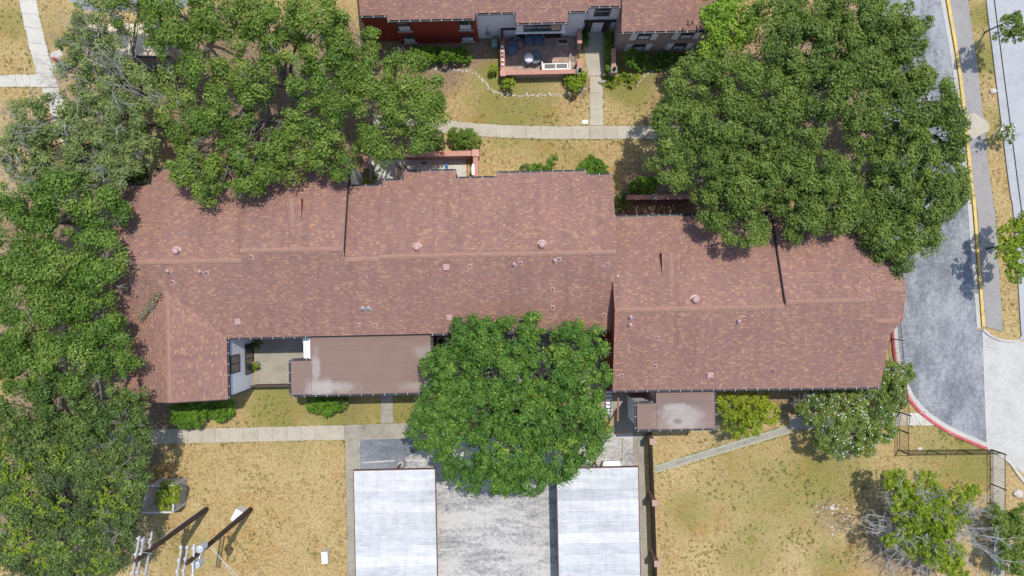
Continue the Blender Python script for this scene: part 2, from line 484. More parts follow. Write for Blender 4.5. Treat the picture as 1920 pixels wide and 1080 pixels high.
def link(name, me, parent=None, loc=None):
    o = bpy.data.objects.new(name, me)
    COL.objects.link(o)
    if parent is not None:
        o.parent = parent
        BASE[o.name] = BASE[parent.name]
        if loc is not None:
            o.location = Vector(loc) - BASE[parent.name]
            BASE[o.name] = Vector(loc)
    else:
        BASE[o.name] = Vector((0, 0, 0))
        if loc is not None:
            o.location = loc
            BASE[o.name] = Vector(loc)
    return o

class MB:
    def __init__(s):
        s.v, s.f, s.mi, s.uv = [], [], [], []
    def add(s, verts, faces, mi=0, uvs=None):
        k = len(s.v)
        s.v += [Vector(p) for p in verts]
        for i, f in enumerate(faces):
            s.f.append(tuple(k + j for j in f))
            s.mi.append(mi)
            s.uv.append(uvs[i] if uvs else None)
        return s
    def corners(s, c, mi=0):      # 8 corners: bottom 4 ccw, top 4 ccw
        return s.add(c, [(3, 2, 1, 0), (4, 5, 6, 7), (0, 1, 5, 4), (1, 2, 6, 5), (2, 3, 7, 6), (3, 0, 4, 7)], mi)
    def box(s, x0, x1, y0, y1, z0, z1, mi=0):
        return s.corners([(x0, y0, z0), (x1, y0, z0), (x1, y1, z0), (x0, y1, z0), (x0, y0, z1), (x1, y0, z1), (x1, y1, z1), (x0, y1, z1)], mi)
    def lbox(s, u0, u1, v0, v1, z0, z1, mi=0):
        return s.corners([W(u0, v0, z0), W(u1, v0, z0), W(u1, v1, z0), W(u0, v1, z0), W(u0, v0, z1), W(u1, v0, z1), W(u1, v1, z1), W(u0, v1, z1)], mi)
    def bar(s, a, b, w, h, mi=0, up=Vector((0, 0, 1))):     # a rectangular bar from a to b
        a, b = Vector(a), Vector(b)
        d = (b - a).normalized()
        if abs(d.dot(up)) > 0.99:
            up = Vector((0, 1, 0))
        x = d.cross(up).normalized() * w / 2
        y = x.cross(d).normalized() * h / 2
        return s.corners([a - x - y, a + x - y, b + x - y, b - x - y, a - x + y, a + x + y, b + x + y, b - x + y], mi)
    def prism(s, poly, z0, z1, mi=0):
        n = len(poly)
        vs = [(p[0], p[1], z0) for p in poly] + [(p[0], p[1], z1) for p in poly]
        fs = [tuple(range(n - 1, -1, -1)), tuple(range(n, 2 * n))] + [(i, (i + 1) % n, n + (i + 1) % n, n + i) for i in range(n)]
        return s.add(vs, fs, mi)
    def sheet(s, poly, z, mi=0):
        return s.add([(p[0], p[1], z) for p in poly], [tuple(range(len(poly)))], mi)
    def tube(s, pts, rad, n=6, mi=0, cap=True):
        pts = [Vector(p) for p in pts]
        rings = []
        ref = Vector((0.31, 0.87, 0.37))
        for i, p in enumerate(pts):
            d = (pts[min(i + 1, len(pts) - 1)] - pts[max(i - 1, 0)])
            d = d.normalized() if d.length > 1e-6 else Vector((0, 0, 1))
            a = d.cross(ref)
            if a.length < 0.1:
                a = d.cross(Vector((1, 0, 0)))
            a.normalize()
            b = d.cross(a)
            r = rad[i] if isinstance(rad, (list, tuple)) else rad
            rings.append([p + (a * math.cos(2 * math.pi * k / n) + b * math.sin(2 * math.pi * k / n)) * r for k in range(n)])
        vs = [q for rg in rings for q in rg]
        fs = []
        for i in range(len(pts) - 1):
            for k in range(n):
                fs.append((i * n + k, i * n + (k + 1) % n, (i + 1) * n + (k + 1) % n, (i + 1) * n + k))
        if cap:
            fs.append(tuple(range(n - 1, -1, -1)))
            fs.append(tuple((len(pts) - 1) * n + k for k in range(n)))
        return s.add(vs, fs, mi)
    def lathe(s, prof, c=(0, 0, 0), n=12, mi=0):     # prof: (r, z)
        vs, fs = [], []
        c = Vector(c)
        for r, z in prof:
            for k in range(n):
                t = 2 * math.pi * k / n
                vs.append(c + Vector((r * math.cos(t), r * math.sin(t), z)))
        for i in range(len(prof) - 1):
            for k in range(n):
                fs.append((i * n + k, i * n + (k + 1) % n, (i + 1) * n + (k + 1) % n, (i + 1) * n + k))
        fs.append(tuple(range(n - 1, -1, -1)))
        fs.append(tuple((len(prof) - 1) * n + k for k in range(n)))
        return s.add(vs, fs, mi)
    def mesh(s, name, mats, base=Vector((0, 0, 0)), smooth=False):
        me = bpy.data.meshes.new(name)
        me.from_pydata([p - base for p in s.v], [], s.f)
        for m in (mats if isinstance(mats, (list, tuple)) else [mats]):
            me.materials.append(m)
        me.polygons.foreach_set('material_index', s.mi)
        uvl = me.uv_layers.new(name='UVMap')
        for p in me.polygons:
            given = s.uv[p.index]
            if given is not None:
                for li, q in zip(p.loop_indices, given):
                    uvl.data[li].uv = q
            else:
                nx = p.normal
                for li in p.loop_indices:
                    q = s.v[me.loops[li].vertex_index]
                    if abs(nx.z) > 0.7:
                        uvl.data[li].uv = (q.x, q.y)
                    elif abs(nx.x) > abs(nx.y):
                        uvl.data[li].uv = (q.y, q.z)
                    else:
                        uvl.data[li].uv = (q.x, q.z)
        if smooth:
            me.polygons.foreach_set('use_smooth', [True] * len(me.polygons))
        me.update()
        return me
    def build(s, name, mats, parent=None, smooth=False, **kw):
        base = BASE[parent.name] if parent is not None else Vector((0, 0, 0))
        o = link(name, s.mesh(name, mats, base, smooth), parent)
        return tag(o, **kw)

def top_mesh(name, mb, mats, base, label=None, cat=None, group=None, kind=None, smooth=False):
    base = Vector(base)
    o = link(name, mb.mesh(name, mats, base, smooth), None, base)
    return tag(o, label, cat, group, kind)

# ------------------------------------------------------------------ the ground
def smoothstep(a, b, x):
    t = np.clip((x - a) / (b - a), 0, 1)
    return t * t * (3 - 2 * t)

SOIL = [  # px, py, radius px, amount : bare earth and litter under the trees
    (120, 430, 150, .9), (120, 600, 150, .9), (140, 750, 150, .9), (120, 950, 190, .8), (430, 170, 200, .8), (600, 180, 180, .9),
    (180, 260, 130, .45), (730, 190, 110, .8), (800, 105, 110, .75), (1380, 250, 190, 1.), (1560, 180, 210, 1.), (1650, 380, 140, 1.),
    (1230, 395, 90, 1.), (1205, 330, 45, .6), (1560, 968, 48, .5), (1640, 960, 60, .35), (1700, 1010, 110, .7), (280, 850, 35, .7),
    (660, 765, 35, .45), (300, 780, 60, .9), (1230, 110, 90, .4), (1270, 140, 60, .6), (1010, 150, 70, .35), (1090, 165, 25, .7), (330, 990, 40, .3),
    (700, 330, 60, .9), (1470, 745, 60, .55), (1330, 820, 60, .35), (870, 62, 90, .8)]
GREEN = [  # px, py, radius px, amount
    (520, 760, 90, .5), (650, 770, 80, .5), (620, 745, 70, .3), (1400, 900, 120, .25), (1500, 960, 110, .22), (1560, 870, 110, .4), (1780, 840, 120, .35), (1290, 960, 60, .35),
    (960, 190, 120, .5), (1190, 165, 60, .5), (1050, 300, 90, .2), (1150, 145, 50, .6), (1220, 100, 70, .55), (90, 60, 70, .2), (20, 40, 50, .4), (930, 120, 50, .5), (1840, 30, 40, .5), (1850, 110, 50, .5), (1860, 230, 40, .3),
    (750, 770, 60, .5), (560, 850, 60, .12), (1400, 1040, 80, .3), (1560, 1060, 60, .35), (350, 1040, 70, .22), (1830, 880, 60, .3), (1230, 760, 40, .3), (1750, 745, 40, .3)]

def make_ground():
    xs = np.concatenate([[-600, -250, -120, -70], np.linspace(-50, 50, 251), [70, 120, 250, 600]])
    ys = np.concatenate([[-600, -250, -120, -55], np.linspace(-30, 30, 151), [55, 120, 250, 600]])
    X, Y = np.meshgrid(xs, ys)
    ny, nx = X.shape
    co = np.stack([X.ravel(), Y.ravel(), np.zeros(X.size)], 1)
    idx = np.arange(nx * ny).reshape(ny, nx)
    q = np.stack([idx[:-1, :-1], idx[:-1, 1:], idx[1:, 1:], idx[1:, :-1]], -1).reshape(-1, 4)
    me = bpy.data.meshes.new('ground')
    me.vertices.add(len(co)); me.vertices.foreach_set('co', co.ravel())
    me.loops.add(q.size); me.loops.foreach_set('vertex_index', q.ravel())
    me.polygons.add(len(q)); me.polygons.foreach_set('loop_start', np.arange(0, q.size, 4)); me.polygons.foreach_set('loop_total', np.full(len(q), 4))
    me.update(calc_edges=True)
    for nm, spots in (('soil', SOIL), ('green', GREEN)):
        val = np.zeros(X.size)
        for px, py, r, amt in spots:
            p = P(px, py)
            d = np.hypot(co[:, 0] - p.x, co[:, 1] - p.y) / (r / 22.0)
            val = np.maximum(val, amt * (1 - smoothstep(0.55, 1.15, d))) if nm == 'soil' else val + amt * (1 - smoothstep(0.2, 1.1, d))
        if nm == 'green':
            val += 0.36
        at = me.attributes.new(nm, 'FLOAT', 'POINT')
        at.data.foreach_set('value', np.clip(val, 0, 1.2).astype(np.float32))
    me.materials.append(M_GROUND)
    tag(link('ground', me), kind='structure')

make_ground()

def poly(pts, z=0.0):
    return [P(x, y) for x, y in pts]

def ribbon(left, right):         # pixel polylines to one outline
    return left + right[::-1]

# road, lot, street
road_w = [(1613, -60), (1620, 60), (1640, 200), (1660, 340), (1668, 460), (1674, 600), (1683, 680), (1701, 735), (1722, 764), (1750, 788), (1790, 811), (1850, 838)]
road_e = [(1757, -60), (1764, 0), (1787, 140), (1809, 340), (1816, 400), (1832, 617), (1842, 620), (1846, 735), (1850, 838)]
MB().sheet(poly(ribbon(road_w, road_e)), 0.008).build('road', M_ROAD, kind='structure')
MB().sheet(poly([(1842, 620), (1862, 634), (1884, 641), (1918, 641), (1990, 640), (2060, 1000), (1940, 905), (1905, 876), (1850, 838), (1846, 735)]), 0.012).build('driveway', M_APRON, kind='structure')
st_w = [(1845, -60), (1853, 0), (1894, 340), (1903, 400), (1918, 640), (1922, 700)]
st_o = [(2200, -60), (2200, 0), (2200, 340), (2200, 400), (2200, 640), (2200, 700)]
MB().sheet(poly(ribbon(st_w, st_o)), 0.004).build('street', M_STREET, kind='structure')
mb = MB()
jl = [(1857, -60), (1864, 0), (1908, 340), (1916, 400), (1930, 640)]
for (a, b) in zip(jl[:-1], jl[1:]):
    A, B = P(*a), P(*b)
    d = (B - A).normalized().cross(Vector((0, 0, 1))) * 0.045
    mb.sheet([A - d, A + d, B + d, B - d], 0.0165)
mb.build('street_joint', M_BLACK, kind='structure')
mb = MB()
MB().sheet(poly([(100, -60), (128, 0), (152, 17), (180, 22), (240, 20), (330, 20), (420, -10), (420, -60)]), 0.006).build('parking_pavement', M_ROAD, kind='structure')
MB().sheet(poly([(673, 823), (1187, 812), (1195, 1140), (678, 1140)]), 0.008).build('parking_lot', M_LOT, kind='structure')
mb = MB().sheet(poly([(674.5, 824), (790, 821), (790, 842), (760, 858), (756, 880), (700, 884), (675.5, 880)]), 0.012)
c = W(-9.79, -14.78)
mb.sheet([c + Vector((math.cos(a), math.sin(a), 0)) * (0.52 + 0.05 * math.sin(3 * a)) for a in np.linspace(0, 6.28, 22)[:-1]], 0.024)
mb.build('seal_patch', M_LOTDARK, kind='structure')
mb = MB()
for a, b, w in (((680, 867.5), (740, 863.5), 0.09), ((760, 863.5), (860, 862), 0.09), ((1062, 866), (1120, 865), 0.09)):
    A, B = P(*a), P(*b)
    d = (B - A).normalized().cross(Vector((0, 0, 1))) * w / 2
    mb.sheet([A - d, A + d, B + d, B - d], 0.0175)
mb.build('parking_line', M_PAINTWHITE, kind='structure')

def curb(name, pts, w, h, mat, z0=0.0, n_between=1):
    mb = MB()
    P3 = [P(*p) for p in pts]
    L, Rr = [], []
    for i, p in enumerate(P3):
        d = (P3[min(i + 1, len(P3) - 1)] - P3[max(i - 1, 0)]).normalized()
        nrm = d.cross(Vector((0, 0, 1)))
        L.append(p - nrm * w / 2); Rr.append(p + nrm * w / 2)
    for i in range(len(P3) - 1):
        a, b, c_, d_ = L[i], Rr[i], Rr[i + 1], L[i + 1]
        mb.add([(a.x, a.y, z0), (b.x, b.y, z0), (c_.x, c_.y, z0), (d_.x, d_.y, z0), (a.x, a.y, h), (b.x, b.y, h), (c_.x, c_.y, h), (d_.x, d_.y, h)],
               [(4, 5, 6, 7), (0, 1, 5, 4), (1, 2, 6, 5), (2, 3, 7, 6), (3, 0, 4, 7)])
    return mb.build(name, mat, kind='structure')

def arcpts(pts, n=6):            # smooth a polyline (Catmull-Rom)
    out = []
    q = [pts[0]] + list(pts) + [pts[-1]]
    for i in range(1, len(q) - 2):
        for k in range(n):
            t = k / n
            o = []
            for c_ in (0, 1):
                p0, p1, p2, p3 = q[i - 1][c_], q[i][c_], q[i + 1][c_], q[i + 2][c_]
                o.append(0.5 * ((2 * p1) + (-p0 + p2) * t + (2 * p0 - 5 * p1 + 4 * p2 - p3) * t * t + (-p0 + 3 * p1 - 3 * p2 + p3) * t ** 3))
            out.append(tuple(o))
    return out + [pts[-1]]

red_line = arcpts([(1618, 60), (1638, 200), (1657, 340), (1665, 460), (1671, 600), (1679, 680), (1698, 735), (1719, 766), (1748, 791), (1789, 815), (1850, 841)][4:], 5)
curb('red_curb', red_line, 0.22, 0.13, M_CURBRED)
curb('curb', arcpts([(1610, -60), (1618, 60), (1638, 200), (1657, 340), (1665, 460), (1671, 600)], 5), 0.22, 0.13, M_CONCPALE)
curb('gutter_pan', [(x + 5.5, y - 4) for x, y in red_line], 0.40, 0.020, M_APRON, 0.002)
curb('yellow_curb', arcpts([(1769, -60), (1776, 0), (1799, 140), (1820, 340), (1827, 400), (1843, 612)], 4), 0.26, 0.13, M_YELLOW)
curb('gutter_pan', arcpts([(1761, -60), (1767.5, 0), (1791, 140), (1812, 340), (1819, 400), (1835.5, 615)], 4), 0.34, 0.024, M_APRON, 0.002)
curb('curb', arcpts([(1842, 617), (1860, 631), (1882, 638.5), (1908, 638.5), (1916, 630)], 5), 0.20, 0.12, M_APRON)
curb('curb', arcpts([(1916, 630), (1901, 400), (1892, 340), (1850, 0), (1842, -60)], 4), 0.20, 0.12, M_STREET)
curb('curb', arcpts([(1850, 841), (1872, 851), (1892, 866), (1912, 893), (1950, 940)], 5), 0.24, 0.12, M_CONCPALE)

# grey pavement beside the yellow kerb, with a pale spill
MB().prism(poly(ribbon([(1773, -60), (1780, 0), (1803, 140), (1824, 340), (1832, 400), (1847, 612)], [(1808, -60), (1814, 0), (1834, 140), (1856, 340), (1865, 400), (1880, 622)])), 0.0, 0.07).build('pavement', M_CONCGREY, kind='structure')
spill = [P(1830 + 20 * math.cos(a) * (1 + .25 * math.sin(2 * a + 1)), 236 + 22 * math.sin(a) * (1 + .2 * math.cos(3 * a))) for a in np.linspace(0, -6.28, 26)[:-1]]
MB().sheet(spill, 0.076).build('cement_spill', M_CONC, kind='structure')

# concrete walks, slab by slab
def walk(name, left, right, lens, mat=M_CONC, h=0.05, gap=0.022):
    """left/right: pixel polylines with the same number of points; lens: slab count per span"""
    root = thing(name, P(*left[0]), kind='structure')
    for (a, b, c_, d_, n) in zip(left[:-1], left[1:], right[:-1], right[1:], lens):
        A, B, C_, D_ = P(*a), P(*b), P(*c_), P(*d_)
        ln = max((B - A).length, 0.01)
        for k in range(n):
            t0, t1 = k / n + gap / ln / 2, (k + 1) / n - gap / ln / 2
            hh = h + random.uniform(-0.008, 0.008)
            q = [A.lerp(B, t0), C_.lerp(D_, t0), C_.lerp(D_, t1), A.lerp(B, t1)]
            area = (q[1] - q[0]).cross(q[2] - q[0]).z
            if area < 0:
                q = q[::-1]
            MB().prism(q, 0.0, hh).build('slab', mat, root)
        # joint bed
        q = [A, C_, D_, B]
        if (q[1] - q[0]).cross(q[2] - q[0]).z < 0:
            q = q[::-1]
        MB().prism(q, -0.02, h - 0.032).build('joint_bed', M_CONCDARK, root)
    return root

walk('walkway', [(200, 807), (430, 802), (646, 797)], [(200, 834), (430, 829), (646, 824)], [9, 8])
walk('walkway', [(646.5, 797), (760, 793), (860, 790)], [(646.5, 824), (760, 820.5), (860, 817)], [4, 4], M_CONCDARK)
walk('walkway', [(714, 720), (714.5, 793.5)], [(736, 720), (738, 792.5)], [3], M_CONCDARK)
walk('walkway', [(647.5, 825), (653, 1140)], [(672, 824.2), (677, 1140)], [11], M_CONCDARK)
walk('walkway', [(1187.5, 811), (1194, 1140)], [(1208, 811), (1216, 1140)], [10], M_CONCDARK)
walk('walkway', [(1150, 785), (1150, 810)], [(1345, 783), (1345, 807)], [4], M_CONCDARK)
tl = arcpts([(700, 215), (780, 222), (840, 226), (900, 232), (960, 235.5), (1040, 237), (1105, 236.5)], 1)
tr_ = arcpts([(700, 240), (780, 246), (840, 250), (900, 256), (960, 259), (1040, 261), (1105, 261)], 1)
walk('walkway', tl, tr_, [3, 2, 2, 2, 3, 2], M_CONC)
walk('walkway', [(1106, 236.5), (1131, 236.5), (1260, 236), (1460, 222)], [(1106, 261), (1131, 261), (1260, 260.5), (1460, 246)], [1, 5, 7], M_CONC)
walk('walkway', [(1106, 143.5), (1106, 235.5)], [(1130.5, 143.5), (1131, 235.5)], [3], M_CONC)
walk('walkway', [(1094, 60), (1096, 101.5), (1103, 142.5)], [(1132, 60), (1131, 101.5), (1132.5, 142.5)], [1, 1], M_CONC)
walk('walkway', [(33, -60), (36, 0), (46, 50), (61, 110), (78, 164)], [(66, -60), (69, 0), (80, 55), (95, 115), (110, 164)], [1, 2, 2, 2], M_CONCPALE)
walk('walkway', [(78, 164.8), (140, 330)], [(110, 164.8), (172, 330)], [6], M_CONCPALE)
walk('walkway', [(-60, 141), (74, 140)], [(-60, 163), (78, 163)], [3], M_CONCPALE)
MB().prism(poly([(110, 112), (92.5, 106), (97, 98), (116, 93), (118, 104)])[::-1], 0, 0.045).build('hydrant_pad', M_CONCPALE, kind='structure')
MB().prism(poly([(110, 118), (116, 130), (108, 132), (98, 128), (96, 121)])[::-1], 0, 0.04).build('broken_concrete', M_CONCPALE, kind='structure')
walk('walkway', [(1702, 774), (1721, 774)], [(1700, 797.5), (1752, 797.5)], [2], M_CONCPALE)
walk('walkway', [(1480, 782), (1700, 774)], [(1480, 806), (1698, 797.5)], [8], M_CONC)
walk('walkway', [(1858, 850), (1858, 1140)], [(1884, 858), (1884, 1140)], [12], M_CONC)
# diagonal path with green painted edges
g0, g1, g2, g3 = (1228, 873), (1478, 797), (1228, 887), (1484, 811)
ln = lambda a, b, t: (a[0] + (b[0] - a[0]) * t, a[1] + (b[1] - a[1]) * t)
walk('footpath', [ln(g0, g2, .33), ln(g1, g3, .33)], [ln(g0, g2, .70), ln(g1, g3, .70)], [6], M_CONCDARK, 0.04)
for a, b in ((0.0, 0.31), (0.72, 1.0)):
    q = poly([ln(g0, g2, a), ln(g0, g2, b), ln(g1, g3, b), ln(g1, g3, a)])
    MB().prism(q, 0, 0.045).build('path_edge', M_GREENEDGE, kind='structure')
# court floors
def court(name, uv, mat, h=0.03):
    q = [W(u, v) for u, v in uv]
    if sum((q[i].x * q[(i + 1) % len(q)].y - q[(i + 1) % len(q)].x * q[i].y) for i in range(len(q))) < 0:
        q = q[::-1]
    return MB().prism(q, 0, h).build(name, mat, kind='structure')
court('patio_floor', [(-22.0, -3.3), (-16.0, -3.3), (-16.0, -7.9), (-22.0, -7.9)], M_CONCDARK)
court('patio_floor', [(-6.6, -3.5), (7.4, -3.5), (7.4, -8.6), (-6.6, -8.6)], M_CONCDARK)
court('patio_floor', [(7.42, -8.1), (11.4, -8.1), (11.4, -11.2), (7.42, -11.2)], M_CONCDARK)
court('patio_floor', [(-12.0, 8.2), (-3.7, 8.2), (-3.7, 11.1), (-12.0, 11.1)], M_CONCPALE, 0.025)

# ------------------------------------------------------------------ buildings
def roof_u(root, name, u0, u1, prof, base_z, side=M_FLASH, skew=0.0):
    """prof: (v, z) from south eave over the top to north eave; a solid running along u"""
    mb = MB()
    n = len(prof)
    vs, sd = [], [0.0]
    for a, b in zip(prof[:-1], prof[1:]):
        sd.append(sd[-1] + math.hypot(b[0] - a[0], b[1] - a[1]))
    for u in (u0, u1):
        for i, (v, z) in enumerate(prof):
            dv = skew * (u - u0) if i == 0 else 0
            vs.append(W(u, v + dv, z))
    top = max(range(n), key=lambda i: prof[i][1])
    for i in range(n - 1):
        f = (i, n + i, n + i + 1, i + 1)
        # distance measured up from the eave so that courses run downhill on both slopes
        if prof[i + 1][1] > prof[i][1]:
            s0, s1 = sd[i], sd[i + 1]
        else:
            s0, s1 = sd[-1] - sd[i] + 50, sd[-1] - sd[i + 1] + 50
        mb.add([vs[j] for j in f], [(0, 1, 2, 3)], 0, [[(u0, s0), (u1, s0), (u1, s1), (u0, s1)]])
    for e, u in ((0, u0), (1, u1)):
        ring = [vs[e * n + i] for i in range(n)] + [W(u, prof[-1][0], base_z), W(u, prof[0][0] + (skew * (u1 - u0) if e else 0), base_z)]
        f = tuple(range(n + 2))
        mb.add(ring, [f if e == 0 else f[::-1]], 1)
    b = [W(u0, prof[0][0], base_z), W(u1, prof[0][0] + skew * (u1 - u0), base_z), W(u1, prof[-1][0], base_z), W(u0, prof[-1][0], base_z)]
    mb.add(b, [(3, 2, 1, 0)], 1)
    mb.add([vs[0], b[0], b[1], vs[n]], [(0, 1, 2, 3)], 1)
    mb.add([vs[n - 1], vs[2 * n - 1], b[2], b[3]], [(0, 1, 2, 3)], 1)
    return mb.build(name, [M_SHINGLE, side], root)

def roof_v(root, name, v0, v1, prof, base_z, side=M_FLASH):
    mb = MB()
    n = len(prof)
    vs = [W(u, v, z) for v in (v0, v1) for (u, z) in prof]
    tot = 0
    for i in range(n - 1):
        f = (n + i, n + i + 1, i + 1, i)
        d = math.hypot(prof[i + 1][0] - prof[i][0], prof[i + 1][1] - prof[i][1])
        s0, s1 = (0, d) if prof[i + 1][1] > prof[i][1] else (d + 50, 50)
        mb.add([vs[j] for j in f], [(3, 2, 1, 0)], 0, [[(v0, s0), (v0, s1), (v1, s1), (v1, s0)]])
    for e, v in ((0, v0), (1, v1)):
        ring = [vs[e * n + i] for i in range(n)] + [W(prof[-1][0], v, base_z), W(prof[0][0], v, base_z)]
        mb.add(ring, [tuple(range(n + 2))], 1)
    for k in (0, n - 1):
        mb.add([vs[k], vs[n + k], W(prof[k][0], v1, base_z), W(prof[k][0], v0, base_z)], [(0, 1, 2, 3)], 1)
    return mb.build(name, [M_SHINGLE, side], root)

def cap_u(root, u0, u1, v, z, w=0.17, slope=0.34, step=0.21):
    mb = MB()
    n = max(1, int(abs(u1 - u0) / step))
    for k in range(n):
        a, b = u0 + (u1 - u0) * k / n, u0 + (u1 - u0) * (k + 1.25) / n
        if k == n - 1: b = u1
        z0, z1 = 0.010, 0.040
        vs = []
        for u, dz in ((a, z1), (b, z0)):
            vs += [W(u, v - w, z - w * slope + dz), W(u, v, z + dz + 0.005), W(u, v + w, z - w * slope + dz)]
        mb.add(vs, [(0, 3, 4, 1), (1, 4, 5, 2), (0, 1, 2)])
    return mb.build('ridge_cap', M_CAP, root, kind='stuff')

def cap_v(root, v0, v1, u, z, w=0.17, slope=0.34, step=0.21):
    mb = MB()
    n = max(1, int(abs(v1 - v0) / step))
    for k in range(n):
        a, b = v0 + (v1 - v0) * k / n, v0 + (v1 - v0) * (k + 1.25) / n
        if k == n - 1: b = v1
        vs = []
        for v, dz in ((a, 0.04), (b, 0.01)):
            vs += [W(u - w, v, z - w * slope + dz), W(u, v, z + dz + 0.005), W(u + w, v, z - w * slope + dz)]
        mb.add(vs, [(0, 3, 4, 1), (1, 4, 5, 2), (0, 1, 2)])
    return mb.build('ridge_cap', M_CAP, root, kind='stuff')

def gutter(root, a, b, out, z):
    """a, b in grid coordinates; out: grid direction the gutter faces"""
    A, B = W(*a, z), W(*b, z)
    o = W(*out)
    mb = MB()
    w = 0.13
    def strip(d0, d1, za, zb):
        mb.corners([A + o * d0 + Vector((0, 0, za)), B + o * d0 + Vector((0, 0, za)), B + o * d1 + Vector((0, 0, za)), A + o * d1 + Vector((0, 0, za)),
                    A + o * d0 + Vector((0, 0, zb)), B + o * d0 + Vector((0, 0, zb)), B + o * d1 + Vector((0, 0, zb)), A + o * d1 + Vector((0, 0, zb))])
    strip(0.004, w, -0.15, -0.12)
    strip(w + 0.001, w + 0.018, -0.15, -0.02)
    g = mb.build('gutter', M_GUTTER, root)
    ms = MB()
    ln_ = (B - A).length
    n = max(1, int(ln_ / 0.85))
    d = (B - A).normalized() * 0.014
    for k in range(n + 1):
        c0 = A.lerp(B, (k + 0.15) / (n + 0.3)) + Vector((0, 0, -0.012))
        ms.corners([c0 - d, c0 + d, c0 + d + o * (w + .03), c0 - d + o * (w + .03)] + [p + Vector((0, 0, 0.012)) for p in (c0 - d, c0 + d, c0 + d + o * (w + .03), c0 - d + o * (w + .03))])
    ms.build('hanger_strap', M_STRAP, g, kind='stuff')
    return g

def wall(root, u0, u1, v0, v1, z1, mat, z0=0.0, name='wall', label=None):
    return MB().lbox(u0, u1, v0, v1, z0, z1).build(name, mat, root, label=label)

def window(root, axis, c, a0, a1, z0, z1, out, panes=1, frame=M_TRIM, sill=None, split=True, blind=0.0):
    """axis 'u': window in a wall along u at v=c; axis 'v': wall along v at u=c; out: +1/-1 facing"""
    def bx(mb, p0, p1, d0, d1, za, zb):
        d0, d1 = sorted((c + out * d0, c + out * d1))
        if axis == 'u':
            mb.lbox(p0, p1, d0, d1, za, zb)
        else:
            mb.lbox(d0, d1, p0, p1, za, zb)
    t = 0.07
    mb = MB()
    bx(mb, a0, a0 + t, 0.004, 0.06, z0, z1); bx(mb, a1 - t, a1, 0.004, 0.06, z0, z1)
    bx(mb, a0 + t, a1 - t, 0.004, 0.06, z1 - t, z1); bx(mb, a0 + t, a1 - t, 0.004, 0.06, z0, z0 + t)
    w = mb.build('window', frame, root)
    pw = (a1 - a0 - 2 * t) / panes
    for k in range(panes):
        p0, p1 = a0 + t + k * pw, a0 + t + (k + 1) * pw
        if k:
            m2 = MB(); bx(m2, p0 - 0.03, p0 + 0.03, 0.006, 0.055, z0 + t, z1 - t); m2.build('mullion', frame, w)
        zm = (z0 + z1) / 2
        if split:
            m2 = MB(); bx(m2, p0 + 0.032, p1 - 0.032, 0.006, 0.05, zm - 0.03, zm + 0.03); m2.build('rail', M_OFFWHITE, w)
            m3 = MB(); bx(m3, p0 + .032, p1 - .032, 0.002, 0.02, zm + 0.03, z1 - t); m3.build('pane', M_GLASS, w)
            m4 = MB(); bx(m4, p0 + .032, p1 - .032, 0.002, 0.032, z0 + t, zm - 0.03); m4.build('pane', M_BLIND if blind else M_GLASS, w)
        else:
            m3 = MB(); bx(m3, p0 + .032, p1 - .032, 0.002, 0.02, z0 + t, z1 - t); m3.build('pane', M_GLASS, w)
    if sill:
        m2 = MB(); bx(m2, a0 - 0.05, a1 + 0.05, 0.062, 0.12, z0 - 0.06, z0 + 0.01); m2.build('sill', sill, w)
    return w

SL = 0.34
zS = lambda v: 5.6 + SL * (v + 3.4)              # south plane shared by the western units
main = thing('townhouse_row', W(-5, 0), 'long two-storey townhouse row with brown shingle roof across the middle', 'building')

def section(u0, u1, ridge, neave, seave=-3.4, base=5.0, side=M_FLASH, splane=zS, skew=0.0, nm='roof', extra=None, label=None):
    zr = splane(ridge)
    prof = [(seave, splane(seave)), (ridge, zr), (neave, zr - SL * (neave - ridge))]
    o = roof_u(main, nm, u0, u1, prof, base, side, skew)
    if label: o['label'] = label
    return o, zr

# western unit, raised strip, middle unit
r1, z1 = section(-30.1, -27.76, 2.48, 8.55)
r1b, _ = section(-27.76, -20.1, 2.48, 9.8)
r2, z2 = section(-20.1, -12.42, 3.18, 10.05)
r3, z3 = section(-12.42, -9.85, 2.36, 8.10)
zM = zS(2.52)
for (u0, u1, ne) in ((-9.85, -8.19, 8.50), (-8.19, -4.15, 9.20), (-4.15, -1.0, 8.55), (-1.0, 5.97, 8.92), (5.97, 7.92, 8.58)):
    r4, _ = section(u0, u1, 2.52, ne)
cap_u(r1b, -29.9, -20.1, 2.48, z1)
cap_u(r2, -20.1, -12.5, 3.18, z2)
cap_u(r3, -12.4, -9.85, 2.36, z3)
cap_u(r4, -9.85, 7.8, 2.52, zM)
# west wing
zw = 6.87
rw = roof_v(main, 'roof', -8.12, 0.55, [(-29.9, 5.6), (-26.05, zw), (-22.12, 5.6)], 5.0, M_FLASH)
cap_v(rw, -8.1, 0.3, -26.05, zw, slope=0.32)
